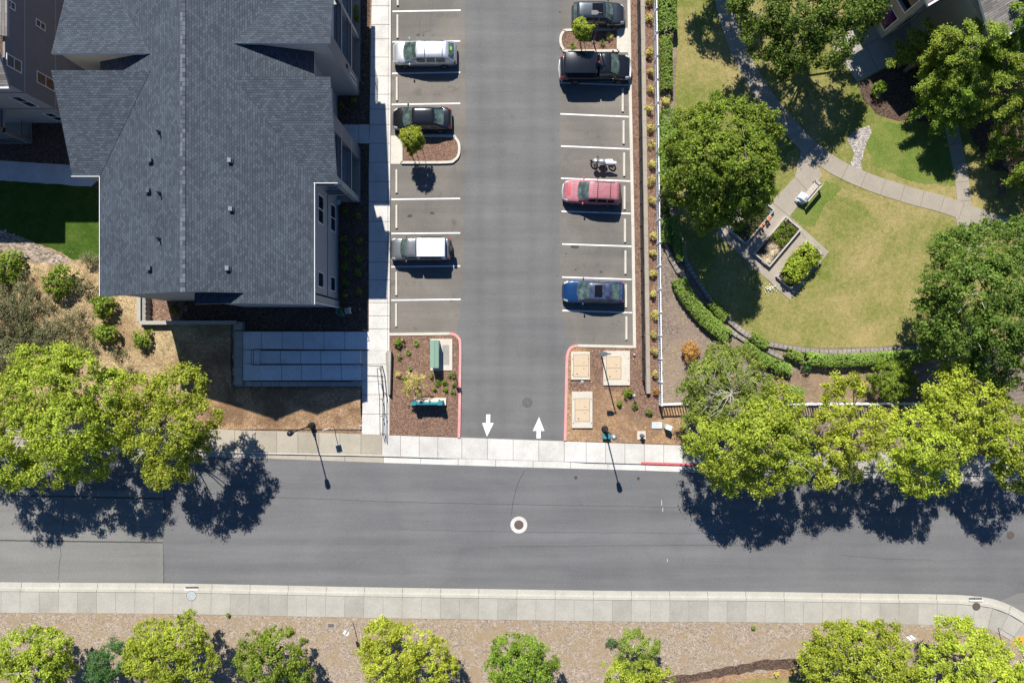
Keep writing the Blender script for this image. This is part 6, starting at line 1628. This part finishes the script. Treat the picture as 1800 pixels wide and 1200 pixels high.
B("small_shrub","small blue-green shrub below the curved hedge",1413,646,9,.7,"leaf_emerald",234,leaf=.05,density=14,tuft=.12)
B("purple_shrub","thin reddish shrub left of the planting bed",1362,652,12,.6,"leaf_red_tip",235,leaf=.05,density=6,tuft=.16)
B("yellow_shrub","pale yellow shrub beside the clipped hedge and grassy terrace edge",1168,182,9,.9,"leaf_yellow",236,leaf=.06,density=9,tuft=.16)
B("small_shrub","small green shrub left of the bollard light",1103,690,8,.5,"leaf_mid",237,leaf=.055,density=14,tuft=.12)
B("small_shrub","tiny green shrub at the tip of the parking light's shadow",1087,709,5.5,.35,"leaf_mid",238,leaf=.05,density=16,tuft=.1)
B("small_shrub","tiny green shrub below the bollard light",1114,714,5.5,.35,"leaf_dark",239,leaf=.05,density=16,tuft=.1)
B("small_shrub","tiny green shrub above the hydrant bed, right of the bollard",1140,722,6,.4,"leaf_mid",240,leaf=.05,density=16,tuft=.1)
B("rose_bush","rose bush with pink blooms in the upper corner of the mulch bed",702,602,8.5,.6,"leaf_mid",241,leaf=.05,density=12,tuft=.13)
rb = [o for o in bpy.data.objects if o.name.startswith("rose_bush")][0]
mb = MB()
for (dx, dy, r) in ((.36,.22,.07),(.3,.2,.06),(-.33,.15,.04),(-.2,-.05,.04),(-.05,.3,.04)): mb.blob((dx,dy,.62), r, r, r*.6, "pink_petal", 3, .2, 5)
mb.build("flower", rb)
for i, (x, y, r, c, lb) in enumerate([(732,603,7.5,"leaf_hedge","tufted green grass clump right of the rose bush"),(718.5,619,7,"leaf_hedge","tufted green grass clump below the rose bush"),(721.5,647,5,"leaf_hedge","small grass clump above the lacy yellow maple"),(1006,83,9,"leaf_moss","low grassy clump at the left of the right kerb island"),(1058,78,7,"leaf_moss","low grassy clump at the middle of the right kerb island"),(1070,66,9,"leaf_yellow","yellow grass clump at the right of the right kerb island"),(722,268,6,"leaf_orange","small yellow-orange clump at the foot of the left island tree")]):
    tuft_plant("grass_clump", lb, x, y, r, .4, c, 300+i, 130, w=.014)
for i, (x, y, r, c, lb) in enumerate([(703,628,4.5,"leaf_moss","small sparse plant below the grass clumps at the bed's left"),(700,657,4.5,"leaf_yellow","small yellowish plant beside the cheek wall"),(712,668,6,"leaf_mid","small green plant behind the lacy yellow maple"),(796,660,6.5,"leaf_mid","green plant at the foot of the thin sign post"),(771,673,5,"leaf_mid","left of four small green plants below the cabinet"),(782,671,4.5,"leaf_mid","upper middle small plant below the cabinet"),(782,684,5.5,"leaf_mid","lower middle small plant below the cabinet"),(797,674,4.5,"leaf_moss","small olive plant near the red kerb shadow"),(759,660,3.5,"leaf_moss","tiny olive plant under the cabinet's shadow"),(797,688,3.5,"leaf_moss","tiny olive plant above the red kerb, lowest one"),(764,683,3,"leaf_moss","tiny sparse plant between the maple and the small plants")]):
    bush("bed_plant", lb, x, y, r, .32, c, 320+i, "small plants in the mulch bed", leaf=.045, density=16, tuft=.11, per=14)
sh = [(608,370),(606,420),(608,442),(607,467),(609,497),(608,518),(631,380),(635,425),(633,455),(631,480),(632,512),(622,350),(600,190),(625,180),(628,20),(630,35)]
for i, (x, y) in enumerate(sh):
    bush("bed_plant", "low shrub in the shaded mulch between building and sidewalk, %s in the planting" % ORD[i], x, y, 5.5, .45, "leaf_mid", 340+i, "low shrubs in the shaded planting", leaf=.06, density=11, tuft=.13, per=16, base_z=.09)
for i, y in enumerate((62,78,95,108,122,138,150,262,276,290,305)):
    tuft_plant("grass_clump", "brownish ornamental grass in shade beside the sidewalk, %s from the top" % ORD[i], 641, y, 6, .5, "leaf_olive", 360+i, 60, "ornamental grasses beside the sidewalk", w=.01, base_z=.09)
bush("hydrangea","small blue hydrangea by the building's lower right corner",601,547,9,.6,"leaf_dark",380,leaf=.06,density=12,tuft=.13); hyd = [o for o in bpy.data.objects if o.name.startswith("hydrangea")][0]
mb = MB(); rn = random.Random(9)
for i in range(16): mb.blob((rn.uniform(-.35,.35), rn.uniform(-.35,.35), .6+rn.uniform(-.1,.05)), .05, .05, .04, "blue_petal", i, .2, 4)
mb.build("flower", hyd)
root = thing("yard_chair","small pale wooden chair beside the blue hydrangea","chair",P(614,547,.1),R(8)); mb = MB(); mb.box(-.25,.25,-.24,.24,.38,.42,"wood_pale"); mb.build("seat", root)
mb = MB(); mb.box(.22,.27,-.24,.24,.42,.9,"wood_pale"); mb.build("backrest", root)
for sx in (-.22,.22):
    for sy in (-.2,.2): MB().box(sx-.02,sx+.02,sy-.02,sy+.02,0,.38,"wood_pale").build("leg", root)
bush("bed_plant","small green plant in the sunny mulch beside the block wall",307,544,8,.4,"leaf_mid",385,leaf=.05,density=12,tuft=.13)
tuft_plant("agave","spiky pale shoot in the near verge above the bottom centre tree",910,1112,9,.8,"leaf_olive",390,16,w=.02)
bush("scrub","ragged dark green sprig in the near verge left of the feathery tree",1078,1128,13,.5,"leaf_emerald",391,"sprigs in the near verge",leaf=.05,density=5,tuft=.2)
bush("scrub","small green weed beside the compact tree's trunk",533,1122,8,.3,"leaf_moss",392,"sprigs in the near verge",leaf=.05,density=7,tuft=.15)
for i, (x, y, lb) in enumerate([(1392,1175,"small yellow shrub right of the dark dirt path"),(1363,1181,"tiny yellow shrub left of the other, above the lawn edge"),(403,1079,"tiny weed at the near sidewalk's lower edge"),(1322,1100,"tiny yellow-green weed in the near verge right of centre")]):
    bush("weed", lb, x, y, 5 if i < 2 else 3, .3, "leaf_yellow" if i < 2 else "leaf_mid", 395+i, "weeds in the near verge", leaf=.04, density=18, tuft=.09)
# flowers in the lawn
mb = MB(); rn = random.Random(8)
for i in range(60):
    p = P(1352+rn.gauss(0,5), 506+rn.gauss(0,4), .12+rn.uniform(.05,.2)); mb.blob(p, .035, .035, .02, "flower_white", i, .2, 4)
    mb.tube([(p.x,p.y,.09),p], .006, "bark", 3, False)
tag(mb.build("white_flowers"), "cluster of small white flowers beside the plaza's lower edge", "flowers", kind="stuff")
# hedges
hedge("hedge","wide clipped hedge behind the white fence at the very top",[(1171,-60),(1170,-20),(1170,30),(1172,62)],13,1.1,"leaf_hedge",401)
hedge("hedge","narrow clipped hedge behind the white fence beside the pickup",[(1168,72),(1168,110),(1169,163)],8.5,.9,"leaf_hedge",402)
hedge("hedge","rounded clipped hedge between the white fence and the tall feathery tree",[(1173,200),(1174,240),(1172,290),(1171,330)],13,1.0,"leaf_hedge",403)
hedge("hedge","short clipped hedge touching the white fence below the rose shrubs",[(1166,390),(1167,410),(1169,428)],6.5,.7,"leaf_hedge",404)
hedge("hedge","slim clipped hedge along the stone blocks beside the lawn",[(1180,385),(1184,410),(1190,435),(1196,458)],6.5,.7,"leaf_hedge",405)
hedge("hedge","longest curved clipped hedge above the orange shrub",smoothline([(1190,492),(1200,515),(1222,545),(1245,568),(1275,592)],3),11,.8,"leaf_hedge",406)
hedge("hedge","short stubby clipped hedge between the stone rows",[(1247,531),(1260,546),(1272,560)],8,.7,"leaf_hedge",407)
hedge("hedge","tiny clipped hedge on the bend of the lawn edge",[(1317,590),(1330,599),(1344,609)],6.5,.6,"leaf_hedge",408)
hedge("hedge","slender curved clipped hedge above the big yellow-green street tree",smoothline([(1302,604),(1325,622),(1350,636),(1385,650)],3),7.5,.7,"leaf_hedge",409)
hedge("hedge","short clipped hedge at the left end of the long straight one",[(1376,618),(1390,624),(1404,630)],7,.7,"leaf_hedge",410)
hedge("hedge","long nearly straight clipped hedge under the dry lawn",smoothline([(1410,628),(1450,634),(1500,632),(1560,628),(1625,625)],3),9,.85,"leaf_hedge",411)
# rocks
rn = random.Random(31); mb = MB()
for i in range(150):
    t = rn.random(); x = -5+t*175; y = 412+t*82+rn.gauss(0, 8); r = rn.uniform(.06,.2); mb.blob(P(x,y,.09), r, r*rn.uniform(.6,1), r*.5, "rock", i, .25, 4)
tag(mb.build("border_rocks"), "loose tan rocks between the side lawn and the dry bank", "rocks", kind="stuff")
mb = MB()
for i in range(240):
    x, y = rn.choice([(rn.uniform(385,636), rn.gauss(738,12)),(rn.uniform(1000,1195), rn.uniform(620,772)),(rn.uniform(590,636),rn.uniform(700,755))]); r = rn.uniform(.02,.07); mb.blob(P(x,min(y,752) if x<700 else y,.1), r, r*.8, r*.6, "rock", i, .25, 4)
for (x, y, r) in ((622,729,.1),(634,748,.13),(636,740,.1),(633,753,.08),(1164,738,.09)): mb.blob(P(x,y,.12), r, r*.8, r*.6, "terracotta" if 0 else "rock", int(x), .25, 5)
tag(mb.build("stones"), "small stones scattered over the bare dirt beds", "stones", kind="stuff")
# straw tufts on the dry bank
rng = np.random.default_rng(77); rn = random.Random(78)
mb = MB()
for i in range(900):
    x, y = rn.uniform(-20, 330), rn.uniform(440, 690)
    if y > 560+(x-60)*.25 and x < 200 and y > 620: continue
    c = P(x, y, .085)
    for k in range(5):
        a = rn.uniform(0, 6.28); l = rn.uniform(.08, .3); dx, dy = math.cos(a)*l, math.sin(a)*l; w = .012
        mb.poly([(c.x-dy*w/l, c.y+dx*w/l, c.z), (c.x+dy*w/l, c.y-dx*w/l, c.z), (c.x+dx, c.y+dy, c.z+l*.5)], "straw")
tag(mb.build("dry_grass_tufts"), "straw coloured dry grass tufts on the left bank", "dry grass", kind="stuff")

# fallen leaves
rn = random.Random(91); mb = MB(); lv = ["leaf_litter_a","leaf_litter_b","leaf_litter_c"]
for i in range(1500):
    q = rn.random()
    if q < .35: x = rn.uniform(1195, 1800); y = rn.uniform(716, 835); z = .15
    elif q < .6: x = rn.uniform(0, 1790); y = rn.uniform(1086, 1195); z = .13
    elif q < .75: x = rn.uniform(0, 400); y = yk(x)+rn.uniform(-24, 20); z = .15 if y < yk(x) else .03
    elif q < .85: x = rn.uniform(1180, 1640); y = rn.uniform(600, 706); z = .11
    elif q < .93: x = rn.uniform(1000, 1195); y = rn.uniform(615, 772); z = .115
    else: x = rn.uniform(690, 805); y = rn.uniform(592, 765); z = .11
    c = P(x, y, z); s = rn.uniform(.03, .06); t = rn.uniform(0, 6.28); u = Vector((math.cos(t), math.sin(t), .15))*s; w = Vector((-math.sin(t), math.cos(t), .1))*s*.6
    mb.poly([c-u, c-w, c+u, c+w], lv[i % 3])
tag(mb.build("fallen_leaves"), "dry leaves scattered over the verges and under the street trees", "leaf litter", kind="stuff")
